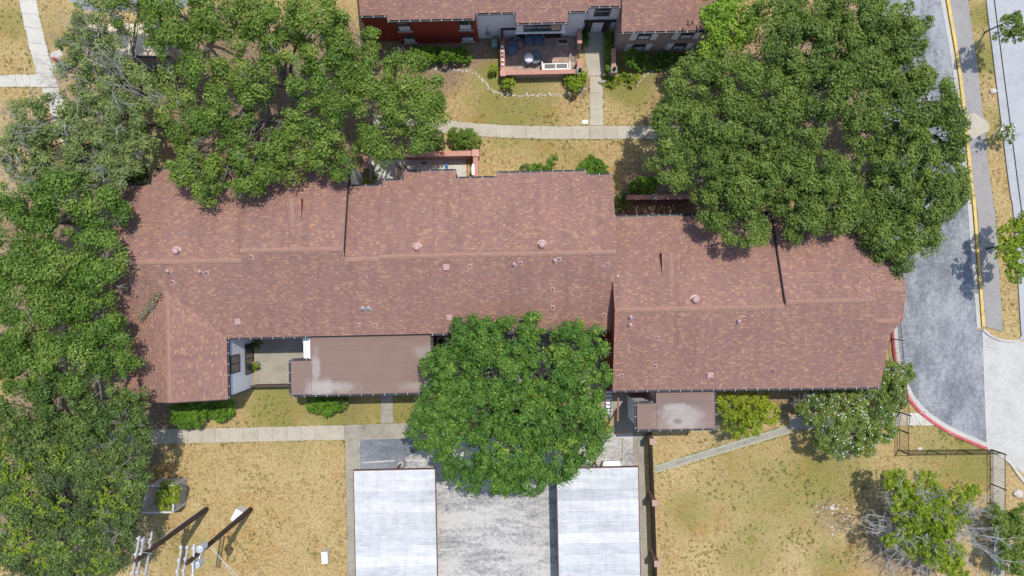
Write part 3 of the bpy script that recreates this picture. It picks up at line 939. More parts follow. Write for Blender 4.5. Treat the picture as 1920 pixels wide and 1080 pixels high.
# eastern units
zS2 = lambda v: 5.6 + SL * (v + 8.12)
zr5 = zS2(-1.82)
roofA, _ = section(7.60, 20.25, -1.82, 5.33, -8.08, 4.9, M_RED, zS2, -0.009)
cap_u(roofA, 7.65, 20.2, -1.82, zr5)
zr6 = zS2(-1.45)
roofB, _ = section(20.25, 26.95, -1.45, 5.50, -8.20, 4.9, M_FLASH, zS2, -0.009)
cap_u(roofB, 20.3, 26.9, -1.45, zr6)
nC = lambda v: zr6 - SL * (v + 1.45)
mbc = MB()
profC = [(-8.27, zS2(-8.27)), (-4.05, zS2(-4.05)), (-3.02, zS2(-3.02)), (-0.66, nC(-0.66)), (2.53, nC(2.53))]
ue = [28.30, 28.42, 29.2, 29.32, 29.32]
acc = 0
for i in range(4):
    (va, za), (vb, zb) = profC[i], profC[i + 1]
    d = math.hypot(vb - va, zb - za)
    s0, s1 = (acc, acc + d) if i < 3 else (d + 50, 50)
    mbc.add([W(26.95, va, za), W(ue[i], va, za), W(ue[i + 1], vb, zb), W(26.95, vb, zb)], [(0, 1, 2, 3)], 0, [[(26.95, s0), (ue[i], s0), (ue[i + 1], s1), (26.95, s1)]])
    mbc.add([W(ue[i], va, za), W(ue[i], va, 4.9), W(ue[i + 1], vb, 4.9), W(ue[i + 1], vb, zb)], [(0, 1, 2, 3)], 1)
    acc += d
mbc.add([W(26.95, 2.53, nC(2.53)), W(29.32, 2.53, nC(2.53)), W(29.32, 2.53, 4.9), W(26.95, 2.53, 4.9)], [(0, 1, 2, 3)], 1)
mbc.add([W(26.95, -8.27, zS2(-8.27)), W(26.95, -8.27, 4.9), W(28.3, -8.27, 4.9), W(28.3, -8.27, zS2(-8.27))], [(0, 1, 2, 3)], 1)
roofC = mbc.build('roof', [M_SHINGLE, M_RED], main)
cap_u(roofC, 29.3, 28.1, -0.66, nC(-0.66), slope=0.1)
cap_u(roofC, 28.9, 27.2, -3.02, zS2(-3.02), slope=0.1)

# walls of the row
wall(main, -29.8, -20.1, -3.2, 8.35, 5.05, M_RED)
wall(main, -27.6, -20.1, 8.351, 9.6, 4.98, M_RED)
wall(main, -20.098, -12.44, -3.2, 9.95, 5.05, M_GREYSID)
wall(main, -12.438, 7.70, -3.2, 8.0, 5.05, M_RED)
for (u0, u1, ne) in ((-9.83, -8.20, 8.4), (-8.18, -4.17, 9.08), (-4.13, -1.02, 8.45), (-0.98, 5.95, 8.80), (5.97, 7.7, 8.46)):
    wall(main, u0, u1, 8.001, ne, 4.96, M_RED)
wall(main, -29.6, -22.14, -7.95, -3.201, 5.05, M_WHITE)
MB().add([W(-22.135, -7.96, 5.0), W(-22.135, -3.3, 5.0), W(-22.135, -3.3, 5.58), W(-22.135, -7.96, 5.58)], [(0, 1, 2, 3)]).build('wall', M_WHITE, main)
wall(main, 7.63, 20.25, -7.9, 5.2, 4.95, M_RED)
wall(main, 20.252, 26.9, -8.0, 5.35, 4.95, M_RED)
wall(main, 26.902, 28.2, -8.05, -3.6, 4.95, M_RED)
wall(main, 26.902, 29.1, -3.598, 2.4, 4.95, M_RED)
# red wall of the eastern block rising over the middle roof
MB().add([W(7.615, -8.0, 4.9), W(7.615, -8.0, 5.6), W(7.615, -1.82, zr5 - 0.03), W(7.615, 0.9, zr5 - .95), W(7.615, 0.9, 4.9)], [(0, 1, 2, 3, 4)]).build('wall', M_RED, main)
# horizontal laps of the white wing wall and its windows
for k in range(0):
    pass
window(main, 'v', -22.13, -6.70, -4.20, 0.12, 1.98, 1, 2, split=False)
window(main, 'v', -22.13, -6.25, -4.85, 3.2, 5.0, 1, 2, split=False)
# gutters with hanger straps
for (a, b, o, z) in (((-30.1, 8.55), (-27.78, 8.55), (0, 1), 5.54), ((-27.74, 9.8), (-20.1, 9.8), (0, 1), 5.11), ((-20.08, 10.05), (-12.5, 10.05), (0, 1), 5.5),
                     ((-12.40, 8.10), (-9.87, 8.10), (0, 1), 5.61), ((-9.85, 8.50), (-8.2, 8.50), (0, 1), 5.58), ((-8.19, 9.20), (-4.15, 9.20), (0, 1), 5.34), ((-4.13, 8.55), (-1.02, 8.55), (0, 1), 5.56),
                     ((-1.0, 8.92), (5.97, 8.92), (0, 1), 5.43), ((5.99, 8.58), (7.9, 8.58), (0, 1), 5.55), ((8.0, 5.33), (20.2, 5.33), (0, 1), 5.31), ((20.27, 5.50), (26.9, 5.50), (0, 1), 5.52), ((26.97, 2.53), (29.3, 2.53), (0, 1), 6.53),
                     ((-22.1, -3.40), (-15.9, -3.40), (0, -1), 5.6), ((-6.35, -3.40), (7.55, -3.40), (0, -1), 5.6), ((7.62, -8.08), (28.28, -8.26), (0, -1), 5.6),
                     ((-22.12, -8.1), (-22.12, -3.6), (1, 0), 5.6)):
    gutter(main, a, b, o, z)
# rake trim on the steps
for (u, vA, vB, zA, zB, off) in ((-12.42, 3.2, 10.0, z2, z2 - SL * 6.85, 0.03), (20.25, -1.45, 5.4, zr6, zr6 - SL * 6.9, -0.03)):
    MB().bar(W(u + off, vA, zA - 0.05), W(u + off, vB, zB - 0.05), 0.06, 0.14).build('rake_trim', M_FLASH, main)
for (u, vA, vB, zA, zB) in ((-22.1, -8.14, -8.14, 0, 0),):
    MB().bar(W(-22.12, -8.15, 5.52), W(-26.05, -8.15, zw - .08), 0.06, 0.2).build('rake_trim', M_TRIM, main)
    MB().bar(W(-26.05, -8.15, zw - .08), W(-29.9, -8.15, 5.52), 0.06, 0.2).build('rake_trim', M_TRIM, main)
    MB().bar(W(-22.08, -8.0, 0.0), W(-22.08, -8.0, 5.4), 0.10, 0.10).build('downspout', M_GUTTER, main)
# lead step flashing where the blocks meet
MB().bar(W(7.60, 0.3, 6.93), W(7.60, 0.75, 6.80), 0.05, 0.12).build('flashing', M_STRAP, main)
MB().bar(W(7.58, 0.75, 6.86), W(8.1, 0.75, 6.86), 0.07, 0.05).build('flashing', M_STRAP, main)

def roof_z(u, v):                # height of the row's roof above a grid point
    best = 0
    for (u0, u1, sv, rv, nv, pl) in ((-30.1, -20.1, -3.4, 2.48, 9.8, zS), (-20.1, -12.42, -3.4, 3.18, 10.05, zS), (-12.42, -9.85, -3.4, 2.36, 8.1, zS),
                                     (-9.85, 7.92, -3.4, 2.52, 9.2, zS), (7.6, 20.25, -8.2, -1.82, 5.33, zS2), (20.25, 28.4, -8.3, -1.45, 5.5, zS2)):
        if u0 <= u <= u1 and sv <= v <= nv:
            best = max(best, pl(v) if v < rv else pl(rv) - SL * (v - rv))
    return best

def on_roof(px, py):
    z = 6.8
    for _ in range(12):
        p = P(px, py, z)
        u, v = U(p)
        z = roof_z(u, v) or z
    return W(u, v, z)

# small saddles on the north slopes
def saddle(parent, pxc, py_n, py_s, half, side):
    a, b = on_roof(pxc, py_s), on_roof(pxc, py_n)
    ua, va = U(a); ub, vb = U(b)
    uc = (ua + ub) / 2
    zt = a.z - 0.08
    lo = lambda v: a.z - SL * (v - va) - 0.04
    mb = MB()
    e = 0.14
    pr = [W(uc, va, zt), W(uc, vb, zt - 0.05), W(uc + half, vb, zt - e), W(uc + half, va + (e * 0.4) / SL * 1.0, zt - e), W(uc - half, vb, zt - e), W(uc - half, va + e * 0.4 / SL, zt - e)]
    q = lambda *i: [pr[j] for j in i]
    mb.add(q(0, 3, 2, 1), [(0, 1, 2, 3)], 0, [[(0, half), (.4, 0), (2.2, 0), (2.2, half)]])
    mb.add(q(0, 1, 4, 5), [(0, 1, 2, 3)], 0, [[(0, half), (2.2, half), (2.2, 0), (.4, 0)]])
    mb.add([pr[3], W(uc + half, vb, lo(vb)), pr[2]], [(0, 1, 2)], 1)
    mb.add([pr[5], pr[4], W(uc - half, vb, lo(vb))], [(0, 1, 2)], 1)
    mb.add([pr[1], pr[2], W(uc + half, vb, lo(vb)), W(uc - half, vb, lo(vb)), pr[4]], [(0, 1, 2, 3, 4)], 1)
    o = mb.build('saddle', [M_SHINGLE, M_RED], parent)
    cap_v(o, vb, va, uc, zt - 0.03, 0.17, 0.2)
    return o
saddle(r2, 549, 374, 432, 0.70, 1)
saddle(roofA, 1257, 474, 535, 0.66, -1)

# roof fittings
def fit_dome(c, r, mat, parent, h=0.34):
    mb = MB().lathe([(r * 1.5, -0.10), (r * 1.5, -0.02), (r * .62, 0.02), (r * .62, h * .45), (r, h * .45), (r * 1.02, h * .55), (r * .93, h * .75), (r * .7, h * .92), (r * .35, h), (0.02, h * 1.02)], c, 14)
    return mb.build('roof_vent', mat, parent, smooth=False)

def fit_jack(c, parent, mat=M_VENT):
    mb = MB()
    mb.corners([c + Vector(p) for p in ((-.15, -.17, -0.10), (.15, -.17, -0.10), (.15, .15, 0.0), (-.15, .15, 0.0), (-.15, -.17, -0.045), (.15, -.17, -0.045), (.15, .15, 0.065), (-.15, .15, 0.065))])
    mb.lathe([(0.10, 0.0), (0.065, 0.16), (0.06, 0.17)], c, 10)
    o = mb.build('vent_pipe', mat, parent)
    MB().lathe([(0.045, 0.1), (0.045, 0.30), (0.03, 0.30)], c, 10).build('pipe_stub', M_BLACK, o)
    return o

def fit_square(c, parent):
    mb = MB()
    s = 0.19
    mb.corners([c + Vector(p) for p in ((-s, -s, -0.16), (s, -s, -0.16), (s, s, -0.03), (-s, s, -0.03), (-s, -s, 0.06), (s, -s, 0.06), (s, s, 0.17), (-s, s, 0.17))])
    mb.corners([c + Vector(p) for p in ((-s - .04, -s - .04, 0.062), (s + .04, -s - .04, 0.062), (s + .04, s + .04, 0.175), (-s - .04, s + .04, 0.175), (-s - .04, -s - .04, 0.09), (s + .04, -s - .04, 0.09), (s + .04, s + .04, 0.205), (-s - .04, s + .04, 0.205))])
    return mb.build('box_vent', M_VENT, parent)

def roof_part(u):
    return r1b if u < -20.1 else r2 if u < -12.42 else r4 if u < 7.75 else roofA if u < 20.25 else roofB
for (x, y) in ((331, 471), (782, 464), (1016, 459), (1303, 562)):
    c = on_roof(x, y); fit_dome(c, 0.26, M_VENT, roof_part(U(c)[0]), 0.42)
for (x, y) in ((377, 509), (964, 495), (1040, 488), (1182, 594), (1384, 602), (317, 508), (1181, 608)):
    c = on_roof(x, y); fit_dome(c, 0.155, M_VENT, roof_part(U(c)[0]), 0.36)
for (x, y) in ((681, 577), (692, 577)):
    c = on_roof(x, y); fit_dome(c, 0.17, M_VENTGREY, roof_part(U(c)[0]), 0.34)
for (x, y) in ((388, 512), (472, 482), (324, 529), (882, 499), (976, 493), (1048, 486), (1140, 495), (1037, 542), (1037, 576), (1133, 590), (672, 609), (705, 609), (1231, 633), (1229, 686), (1166, 704), (1448, 695), (1395, 596)):
    c = on_roof(x, y); fit_jack(c, roof_part(U(c)[0]))
for (x, y) in ((447, 603), (837, 501), (843, 595), (1331, 703)):
    c = on_roof(x, y); fit_square(c, roof_part(U(c)[0]))

# flat roofed annexes
def annex(label, wide, narrow, z, mat, wallmat, n_rolls):
    (u0, u1, v0, v1), (n0, n1, m0, m1) = wide, narrow
    root = thing('porch_annex', W((u0 + u1) / 2, (v0 + v1) / 2), label, 'annex')
    wall(root, u0 + .12, u1 - .12, v0 + .12, v1 - .02, z - .22, wallmat)
    wall(root, n0 + .1, u0 + .118, m0 + .12, m1 - .06, z - .22, wallmat)
    MB().lbox(u0, u1, v0, v1, z - .215, z - .02).build('roof_deck', M_TRIM, root)
    MB().lbox(n0, u0 - .003, m0, m1, z - .215, z - .02).build('roof_deck', M_TRIM, root)
    step = (v1 - v0) / n_rolls
    for k in range(n_rolls):
        a, b = v0 + k * step, v0 + (k + 1) * step
        MB().corners([W(u0 + .04, a + .004, z - .018), W(u1 - .04, a + .004, z - .018), W(u1 - .04, b - .004, z - .018), W(u0 + .04, b - .004, z - .018),
                      W(u0 + .04, a + .004, z + .018), W(u1 - .04, a + .004, z + .018), W(u1 - .04, b - .004, z + .002), W(u0 + .04, b - .004, z + .002)]).build('roofing_roll', mat, root)
    MB().lbox(n0 + .05, u0 + .02, m0 + .04, m1 - .04, z - .018, z + .024).build('roofing_roll', mat, root)
    gutter(root, (n0, m0), (u1, m0), (0, -1), z)
    gutter(root, (n0, m0), (n0, m1), (-1, 0), z)
    gutter(root, (n0, m1), (u0 - .14, m1), (0, 1), z)
    gutter(root, (u1, v0), (u1, v1 - .1), (1, 0), z)
    return root
BR = (0.200, 0.136, 0.110)
pale, grime = (0.335, 0.300, 0.270), (0.150, 0.120, 0.110)
q = lambda x, y: P(x, y, 5.05)
s1 = [(q(601, 728).x, q(601, 728).y, 1.3, .8, pale, .85), (q(625, 726).x, q(625, 726).y, 2.0, .5, pale, .75), (q(592, 690).x, q(592, 690).y, .38, 1.5, pale, .8), (q(790, 725).x, q(790, 725).y, 1.8, .45, pale, .5), (q(800, 660).x, q(800, 660).y, 1.2, .6, pale, .45)]
annex('brown flat-roofed annex beside the white-walled court, pale stains along its edge', (-15.85, -6.40, -8.02, -3.38), (-17.42, -15.85, -8.02, -5.30), 5.05, rolled('rolled_roofing_west', BR, s1), M_RED, 4)
s2 = [(q(1278, 763).x, q(1278, 763).y, 2.2, 1.1, grime, .6), (q(1279, 787).x, q(1279, 787).y, 2.0, 1.1, pale, .95), (q(1270, 762).x, q(1270, 762).y, 1.2, .35, pale, .85), (q(1270, 790).x, q(1270, 790).y, .4, .22, grime, .9)]
annex('small brown flat-roofed annex with pale puddle stain beside lime shrub', (11.03, 15.65, -11.28, -8.1), (9.51, 11.03, -11.28, -9.2), 5.05, rolled('rolled_roofing_east', BR, s2), M_WHITE, 3)
# white boxed closet in the court
top_mesh('closet', MB().lbox(-16.46, -15.87, -5.1, -3.45, 0.03, 4.55).lbox(-16.5, -15.86, -5.25, -3.42, 4.551, 4.61), M_WHITEOBJ, W(-16.2, -4.3, 0.03), 'tall white closet against the annex in the walled court', 'closet')
mb = MB().lbox(-17.75, -17.1, -4.2, -3.45, 0.03, 0.60).lbox(-17.79, -17.06, -4.24, -3.41, 0.601, 0.65)
top_mesh('storage_box', mb, M_WHITEOBJ, W(-17.4, -3.8, 0.03), 'low white storage box in the shaded corner of the court', 'box')

# ------------------------------------------------------------------ the row across the lawn
up = thing('townhouse_row', W(2, 24), 'two-storey townhouse row with red, white and brick fronts at the top edge', 'building')
def roof_up(u0, u1, ve, z, ridge=27.5):
    return roof_u(up, 'roof', u0, u1, [(ve, z), (ridge, z + SL * (ridge - ve)), (ridge + 6, z + SL * (ridge - ve) - SL * 6)], z - 0.25, M_TRIM)
secs = [(-11.30, -9.25, 21.28, 5.60), (-9.25, -2.42, 20.94, 5.48), (-2.42, 0.74, 21.30, 5.60), (0.74, 4.76, 20.56, 5.35), (4.76, 6.32, 21.29, 5.60), (6.32, 8.90, 21.60, 5.70)]
for (u0, u1, ve, z) in secs:
    roof_up(u0, u1, ve, z); gutter(up, (u0 + .01, ve), (u1 - .01, ve), (0, -1), z)
roof_up(8.905, 17.5, 19.73, 5.28); gutter(up, (8.92, 19.73), (17.5, 19.73), (0, -1), 5.28)
wall(up, -11.35, -8.97, 21.27, 33, 5.33, M_RED)
wall(up, -8.968, -2.40, 21.00, 33, 5.22, M_RED)
wall(up, -2.398, 6.25, 21.32, 33, 5.33, M_WHITE)
wall(up, 6.252, 8.98, 21.72, 33, 5.43, M_WHITE)
wall(up, 8.982, 17.3, 19.80, 33, 5.02, M_BRICK)
for (a0, a1) in ((-8.72, -7.62), (-3.84, -2.74)):
    window(up, 'u', 21.0, a0, a1, 3.05, 4.95, -1, 1, M_TRIM, M_OFFWHITE, blind=1)
    window(up, 'u', 21.0, a0 + .02, a1 + .02, 0.35, 1.95, -1, 1, M_TRIM, M_OFFWHITE, blind=1)
# bay
bay = MB().lbox(0.80, 4.70, 20.66, 21.318, 3.0, 5.09).build('bay', M_WHITE, up)
window(up, 'u', 20.66, 1.35, 4.35, 3.30, 4.95, -1, 3, M_TRIM)
MB().lbox(0.75, 4.75, 20.54, 20.655, 2.98, 3.16).build('bay_ledge', M_WHITEOBJ, up)
MB().lbox(0.80, 4.70, 20.60, 21.31, 2.80, 2.978).build('bay_soffit', M_TRIM, up)
MB().lbox(0.9, 4.6, 21.25, 21.315, 0.04, 2.5).build('patio_door', M_TRIM, up)
MB().lbox(-0.47, 0.75, 21.20, 21.317, 2.1, 2.3).lbox(-0.47, -0.29, 20.3, 21.198, 2.1, 2.3).build('screen_trim', M_TRIM, up)
MB().lbox(-0.45, -0.31, 20.32, 21.317, 1.30, 2.098).build('screen_panel', M_BROWNWOOD, up)
# entry
dr = MB().lbox(7.10, 8.02, 21.66, 21.715, 0.05, 2.15).build('door', M_WHITEOBJ, up)
MB().lathe([(0.04, 0), (0.04, .05)], W(7.2, 21.62, 1.05), 8).build('door_handle', M_IRON, dr)
MB().lbox(6.95, 7.098, 21.64, 21.715, 0.05, 2.3).lbox(8.022, 8.17, 21.64, 21.715, 0.05, 2.3).lbox(6.95, 8.17, 21.64, 21.715, 2.301, 2.4).build('door_frame', M_TRIM, up)
window(up, 'u', 21.72, 6.5, 6.93, 0.1, 2.3, -1, 1, M_TRIM, split=False)
window(up, 'u', 21.72, 8.2, 8.65, 0.1, 2.3, -1, 1, M_TRIM, split=False)
MB().lbox(6.3, 8.95, 21.55, 21.717, 2.42, 2.62).build('entry_beam', M_TRIM, up)
window(up, 'u', 21.72, 7.0, 8.25, 3.5, 5.3, -1, 1, M_TRIM, M_OFFWHITE)
for a in (6.55, 8.28):
    MB().lbox(a, a + .42, 21.68, 21.717, 3.5, 5.3).build('shutter', M_WHITEOBJ, up)
lm = MB().lathe([(0.02, .0), (.09, .05), (.11, .25), (.05, .34), (.02, .36)], W(7.55, 21.5, 2.64), 8).build('wall_lamp', M_IRON, up)
# brick unit windows with shutters
for a0 in (10.42, 13.8):
    for (za, zb) in ((3.35, 4.75), (0.75, 2.15)):
        window(up, 'u', 19.80, a0, a0 + 1.05, za, zb, -1, 1, M_TRIM, M_BRICKRED, blind=1)
        for s in (a0 - .56, a0 + 1.06):
            MB().lbox(s, s + .5, 19.755, 19.797, za - .05, zb + .05).build('shutter', M_WHITEOBJ, up)
# meter and utility box
mb = MB().lbox(-1.75, -1.35, 21.15, 21.315, 1.0, 1.55)
mb.tube([W(-1.6, 21.22, 1.55), W(-1.6, 21.22, 2.9)], 0.03, 6)
mb.build('electric_meter', M_VENTGREY, up)
mb = MB().lbox(-1.25, -.85, 20.35, 20.95, 0, .75).lbox(-1.28, -.82, 20.32, 20.98, .751, .82)
top_mesh('utility_box', mb, M_UTIL, W(-1.05, 20.6), 'pale green utility box on the grass below the white wall', 'utility box')

# patio: tiles, brick walls, furniture
pf = thing('patio_floor', W(2.8, 19.5), kind='structure')
pu0, pu1, pv0, pv1, ts = -0.22, 5.85, 18.15, 21.22, 0.34
MB().lbox(pu0, pu1, pv0, pv1, 0, 0.03).build('tile_bed', M_CONCDARK, pf)
tme = None
nu, nv = int((pu1 - pu0) / ts), int((pv1 - pv0) / ts)
for i in range(nu):
    for j in range(nv):
        c = W(pu0 + (i + .5) * (pu1 - pu0) / nu, pv0 + (j + .5) * (pv1 - pv0) / nv, 0.03)
        if tme is None:
            mb = MB()
            hw, hd = (pu1 - pu0) / nu / 2 - .012, (pv1 - pv0) / nv / 2 - .012
            k = [W(-hw, -hd), W(hw, -hd), W(hw, hd), W(-hw, hd)]
            mb.corners(k + [Vector((p.x * .97, p.y * .97, .022)) for p in k])
            tme = mb.mesh('tile', M_TILE)
        link('tile', tme, pf, c)

def brick_wall(root, a, b, h, w=0.28, coping=True, mat=M_BRICK, nm='wall'):
    A, B = Vector(a), Vector(b)
    MB().bar(A + Vector((0, 0, h / 2)), B + Vector((0, 0, h / 2)), w, h).build(nm, mat, root)
    if coping:
        mb = MB()
        ln_ = (B - A).length
        n = int(ln_ / 0.105)
        d = (B - A) / n
        for k in range(n):
            jit = random.uniform(-.006, .006)
            p = A + d * (k + .08); q_ = A + d * (k + .92)
            mb.bar(p + Vector((0, 0, h + .038 + jit)), q_ + Vector((0, 0, h + .038 + jit)), w + .09, .072)
        mb.build('coping', M_BRICKRED, root, kind='stuff')

def pier(root, c, h, s=0.40, mat=M_BRICK, cap=M_CONCDARK):
    p = MB().prism([W(*U(c)) + W(dx, dy) for dx, dy in ((-s / 2, -s / 2), (s / 2, -s / 2), (s / 2, s / 2), (-s / 2, s / 2))], 0, h).build('pier', mat, root)
    MB().prism([W(*U(c)) + W(dx, dy) for dx, dy in ((-s * .58, -s * .58), (s * .58, -s * .58), (s * .58, s * .58), (-s * .58, s * .58))], h + .002, h + .07).build('pier_cap', cap, p)
    return p

pw = thing('patio_wall', W(2.8, 18.0), 'brick patio wall with red coping round the furnished tiled patio', 'wall')
brick_wall(pw, W(-0.38, 21.2), W(-0.38, 18.2), 1.15)
brick_wall(pw, W(-0.1, 17.98), W(5.72, 17.98), 1.15)
brick_wall(pw, W(6.02, 20.1), W(6.02, 21.2), 1.75, 0.3)
brick_wall(pw, W(6.02, 18.3), W(6.02, 19.0), 1.2, 0.3)
pier(pw, W(6.02, 17.95), 1.45, .48)
pier(pw, W(-0.38, 17.95), 1.2, .42, cap=M_BRICKRED)
gt = MB()
for k in range(8):
    gt.bar(W(6.02, 19.05 + k * .13, .08), W(6.02, 19.05 + k * .13, 1.5), .02, .02)
gt.bar(W(6.02, 19.03, .15), W(6.02, 20.05, .15), .03, .03).bar(W(6.02, 19.03, 1.45), W(6.02, 20.05, 1.45), .03, .03)
gt.build('gate', M_IRON, pw)
pe = thing('entry_wall', W(9.0, 18.5), 'brick wall and lamp pier along the hedge beside the entry walk', 'wall')
brick_wall(pe, W(8.85, 19.75), W(8.85, 18.15), 1.4)
pier(pe, W(8.85, 17.95), 1.55, .46)
brick_wall(pe, W(7.75, 17.35), W(8.6, 17.4), .25, .2, False, M_CONCDARK)

def lantern(c, label):
    root = thing('lantern', c, label, 'lantern', 'lanterns on the patio piers')
    MB().prism([c + Vector((x, y, 0)) for x, y in ((-.11, -.11), (.11, -.11), (.11, .11), (-.11, .11))], c.z, c.z + .04).build('base', M_IRON, root)
    MB().prism([c + Vector((x, y, 0)) for x, y in ((-.08, -.08), (.08, -.08), (.08, .08), (-.08, .08))], c.z + .04, c.z + .26).build('glass', M_VENTGREY, root)
    MB().lathe([(.14, .262), (.10, .32), (.03, .38), (.02, .42)], c, 8).build('hood', M_IRON, root)
lantern(W(6.02, 17.95, 1.52), 'black lantern on the brick pier at the patio corner')
lantern(W(8.85, 17.95, 1.62), 'black lantern on the brick pier beside the entry hedge')

def wicker_chair(c, ang, label):
    root = thing('patio_chair', c, label, 'chair', 'blue-grey patio chairs')
    rot = Matrix.Rotation(ang, 3, 'Z')
    T = lambda x, y, z: c + rot @ Vector((x, y, z))
    pts = [(-.30, -.28), (.30, -.28), (.36, .05), (.30, .30), (.12, .40), (-.12, .40), (-.30, .30), (-.36, .05)]
    k = len(pts)
    vs = [T(x, y, .36) for x, y in pts] + [T(x, y, .45) for x, y in pts]
    MB().add(vs, [tuple(range(k - 1, -1, -1)), tuple(range(k, 2 * k))] + [(i, (i + 1) % k, k + (i + 1) % k, k + i) for i in range(k)]).build('seat', M_BLUEGREY, root)
    mb = MB()
    arc = [(.40, -.05), (.40, .20), (.30, .40), (.12, .50), (-.12, .50), (-.30, .40), (-.40, .20), (-.40, -.05)]
    hs = [.62, .68, .82, .88, .88, .82, .68, .62]
    for i in range(7):
        (x0, y0), (x1, y1) = arc[i], arc[i + 1]
        for s0 in (1.0,):
            a, b, c2, d2 = T(x0, y0, .40), T(x1, y1, .40), T(x1 * 1.06, y1 * 1.08, hs[i + 1]), T(x0 * 1.06, y0 * 1.08, hs[i])
            ia, ib, ic, id_ = T(x0 * .88, y0 * .88, .40), T(x1 * .88, y1 * .88, .40), T(x1 * .94, y1 * .96, hs[i + 1]), T(x0 * .94, y0 * .96, hs[i])
            mb.add([a, b, c2, d2, ia, ib, ic, id_], [(0, 1, 2, 3), (7, 6, 5, 4), (3, 2, 6, 7), (0, 3, 7, 4), (1, 5, 6, 2)])
    mb.build('backrest', M_BLUEGREY, root)
    for x, y in ((-.27, -.24), (.27, -.24), (.24, .27), (-.24, .27)):
        MB().tube([T(x, y, 0), T(x, y, .36)], .02, 6).build('leg', M_IRON, root)
fl = .052
wicker_chair(P(953, 94, 0) + Vector((0.35, -.2, fl)), R(35), 'blue-grey patio chair nearest the west patio wall')
wicker_chair(P(967, 83, 0) + Vector((0.35, -.2, fl)), R(40), 'blue-grey patio chair holding an orange pot')
wicker_chair(P(991, 78, 0) + Vector((0.1, -.1, fl)), R(4), 'blue-grey patio chair under the bay, left of its pair')
wicker_chair(P(1008, 78, 0) + Vector((0.1, -.1, fl)), R(-14), 'blue-grey patio chair under the bay, right of its pair')
c = P(967, 83, 0) + Vector((.37, -.18, fl + .455))
top_mesh('plant_pot', MB().lathe([(.10, 0), (.16, .12), (.17, .20), (.13, .22), (.12, .16), (.02, .15)], c, 12), M_TERRA, c, 'orange clay pot sitting on a blue-grey chair', 'pot')
# round glass table with brown foot
c = P(1003, 112, 0) + Vector((0, 0, fl))
tb = thing('patio_table', c, 'round glass patio table on a brown foot by the brick wall', 'table')
MB().lathe([(.30, 0), (.30, .03), (.08, .08), (.07, .66), (.20, .69)], c, 14).build('foot', M_BROWNWOOD, tb)
gm = NT('table_glass'); gm.done((0.30, 0.36, 0.40), 0.08, 0.6); gm.b.inputs['Transmission Weight'].default_value = 0.7
MB().lathe([(.56, .692), (.57, .705), (.56, .718)], c, 22).build('top', gm.m, tb)
# white covered urn
c = P(991, 116, 0) + Vector((0, 0.05, fl))
top_mesh('garden_urn', MB().lathe([(.26, 0), (.28, .06), (.16, .14), (.13, .30), (.27, .48), (.36, .72), (.40, .84), (.37, .88), (.20, .96), (.05, 1.10), (.02, 1.12)], c, 14), M_WHITEOBJ, c, 'white lidded garden urn beside the glass table', 'urn', smooth=True)
# white scrolled bench
c = W(4.1, 18.62, fl)
bn = thing('garden_bench', c, 'white scroll-armed garden bench with dark seat along the brick wall', 'bench')
MB().lbox(2.95, 5.25, 18.32, 18.92, fl + .36, fl + .43).build('seat', M_WHITEOBJ, bn)
MB().lbox(3.15, 4.05, 18.42, 18.84, fl + .432, fl + .50).build('cushion', M_IRON, bn)
MB().lbox(4.15, 5.05, 18.42, 18.84, fl + .432, fl + .50).build('cushion', M_IRON, bn)
MB().lbox(2.95, 5.25, 18.22, 18.315, fl + .36, fl + .95).build('backrest', M_WHITEOBJ, bn)
for uu in (2.88, 5.20):
    pts = [W(uu + .06, 18.28, fl + .90), W(uu + .06, 18.55, fl + .70), W(uu + .06, 18.85, fl + .66), W(uu + .06, 19.0, fl + .58), W(uu + .06, 18.97, fl + .47), W(uu + .06, 18.86, fl + .48)]
    MB().tube(pts, [.055, .06, .065, .065, .06, .04], 8).build('arm', M_WHITEOBJ, bn, smooth=True)
for uu in (3.0, 5.1):
    for vv in (18.34, 18.82):
        MB().lbox(uu, uu + .09, vv, vv + .09, fl, fl + .358).build('leg', M_WHITEOBJ, bn)
# wooden trough planter
c = W(4.75, 20.75, fl)
pt = thing('trough_planter', c, 'wooden trough planter with dry soil against the white patio wall', 'planter')
mb = MB()
mb.lbox(4.3, 5.2, 20.55, 20.6, fl, fl + .42).lbox(4.3, 5.2, 20.95, 21.0, fl, fl + .42).lbox(4.3, 4.36, 20.602, 20.948, fl, fl + .42).lbox(5.14, 5.2, 20.602, 20.948, fl, fl + .42)
mb.build('boards', M_GREYWOOD, pt)
MB().lbox(4.36, 5.14, 20.602, 20.948, fl, fl + .33).build('soil', M_DARKWOOD, pt)
# pots and figures along the west wall top
for i, (v, r, m, lab) in enumerate(((20.5, .13, M_STONE, 'pale stone bowl on the patio wall nearest the house'), (20.1, .11, M_WHITEOBJ, 'white pot second from the house on the patio wall'), (19.75, .10, M_OFFWHITE, 'cream pot third from the house on the patio wall'),
                                    (19.4, .11, M_VENTGREY, 'grey pot midway along the west patio wall'), (19.0, .10, M_WHITEOBJ, 'white pot fifth from the house on the patio wall'), (18.62, .09, M_WHITEOBJ, 'white pot nearest the corner on the patio wall'))):
    c = W(-0.38, v, 1.225)
    top_mesh('wall_pot', MB().lathe([(r * .6, 0), (r, .12), (r * 1.05, .2), (r * .85, .21), (r * .8, .14), (.01, .13)], c, 10), m, c, lab, 'pot', 'pots on the patio wall')

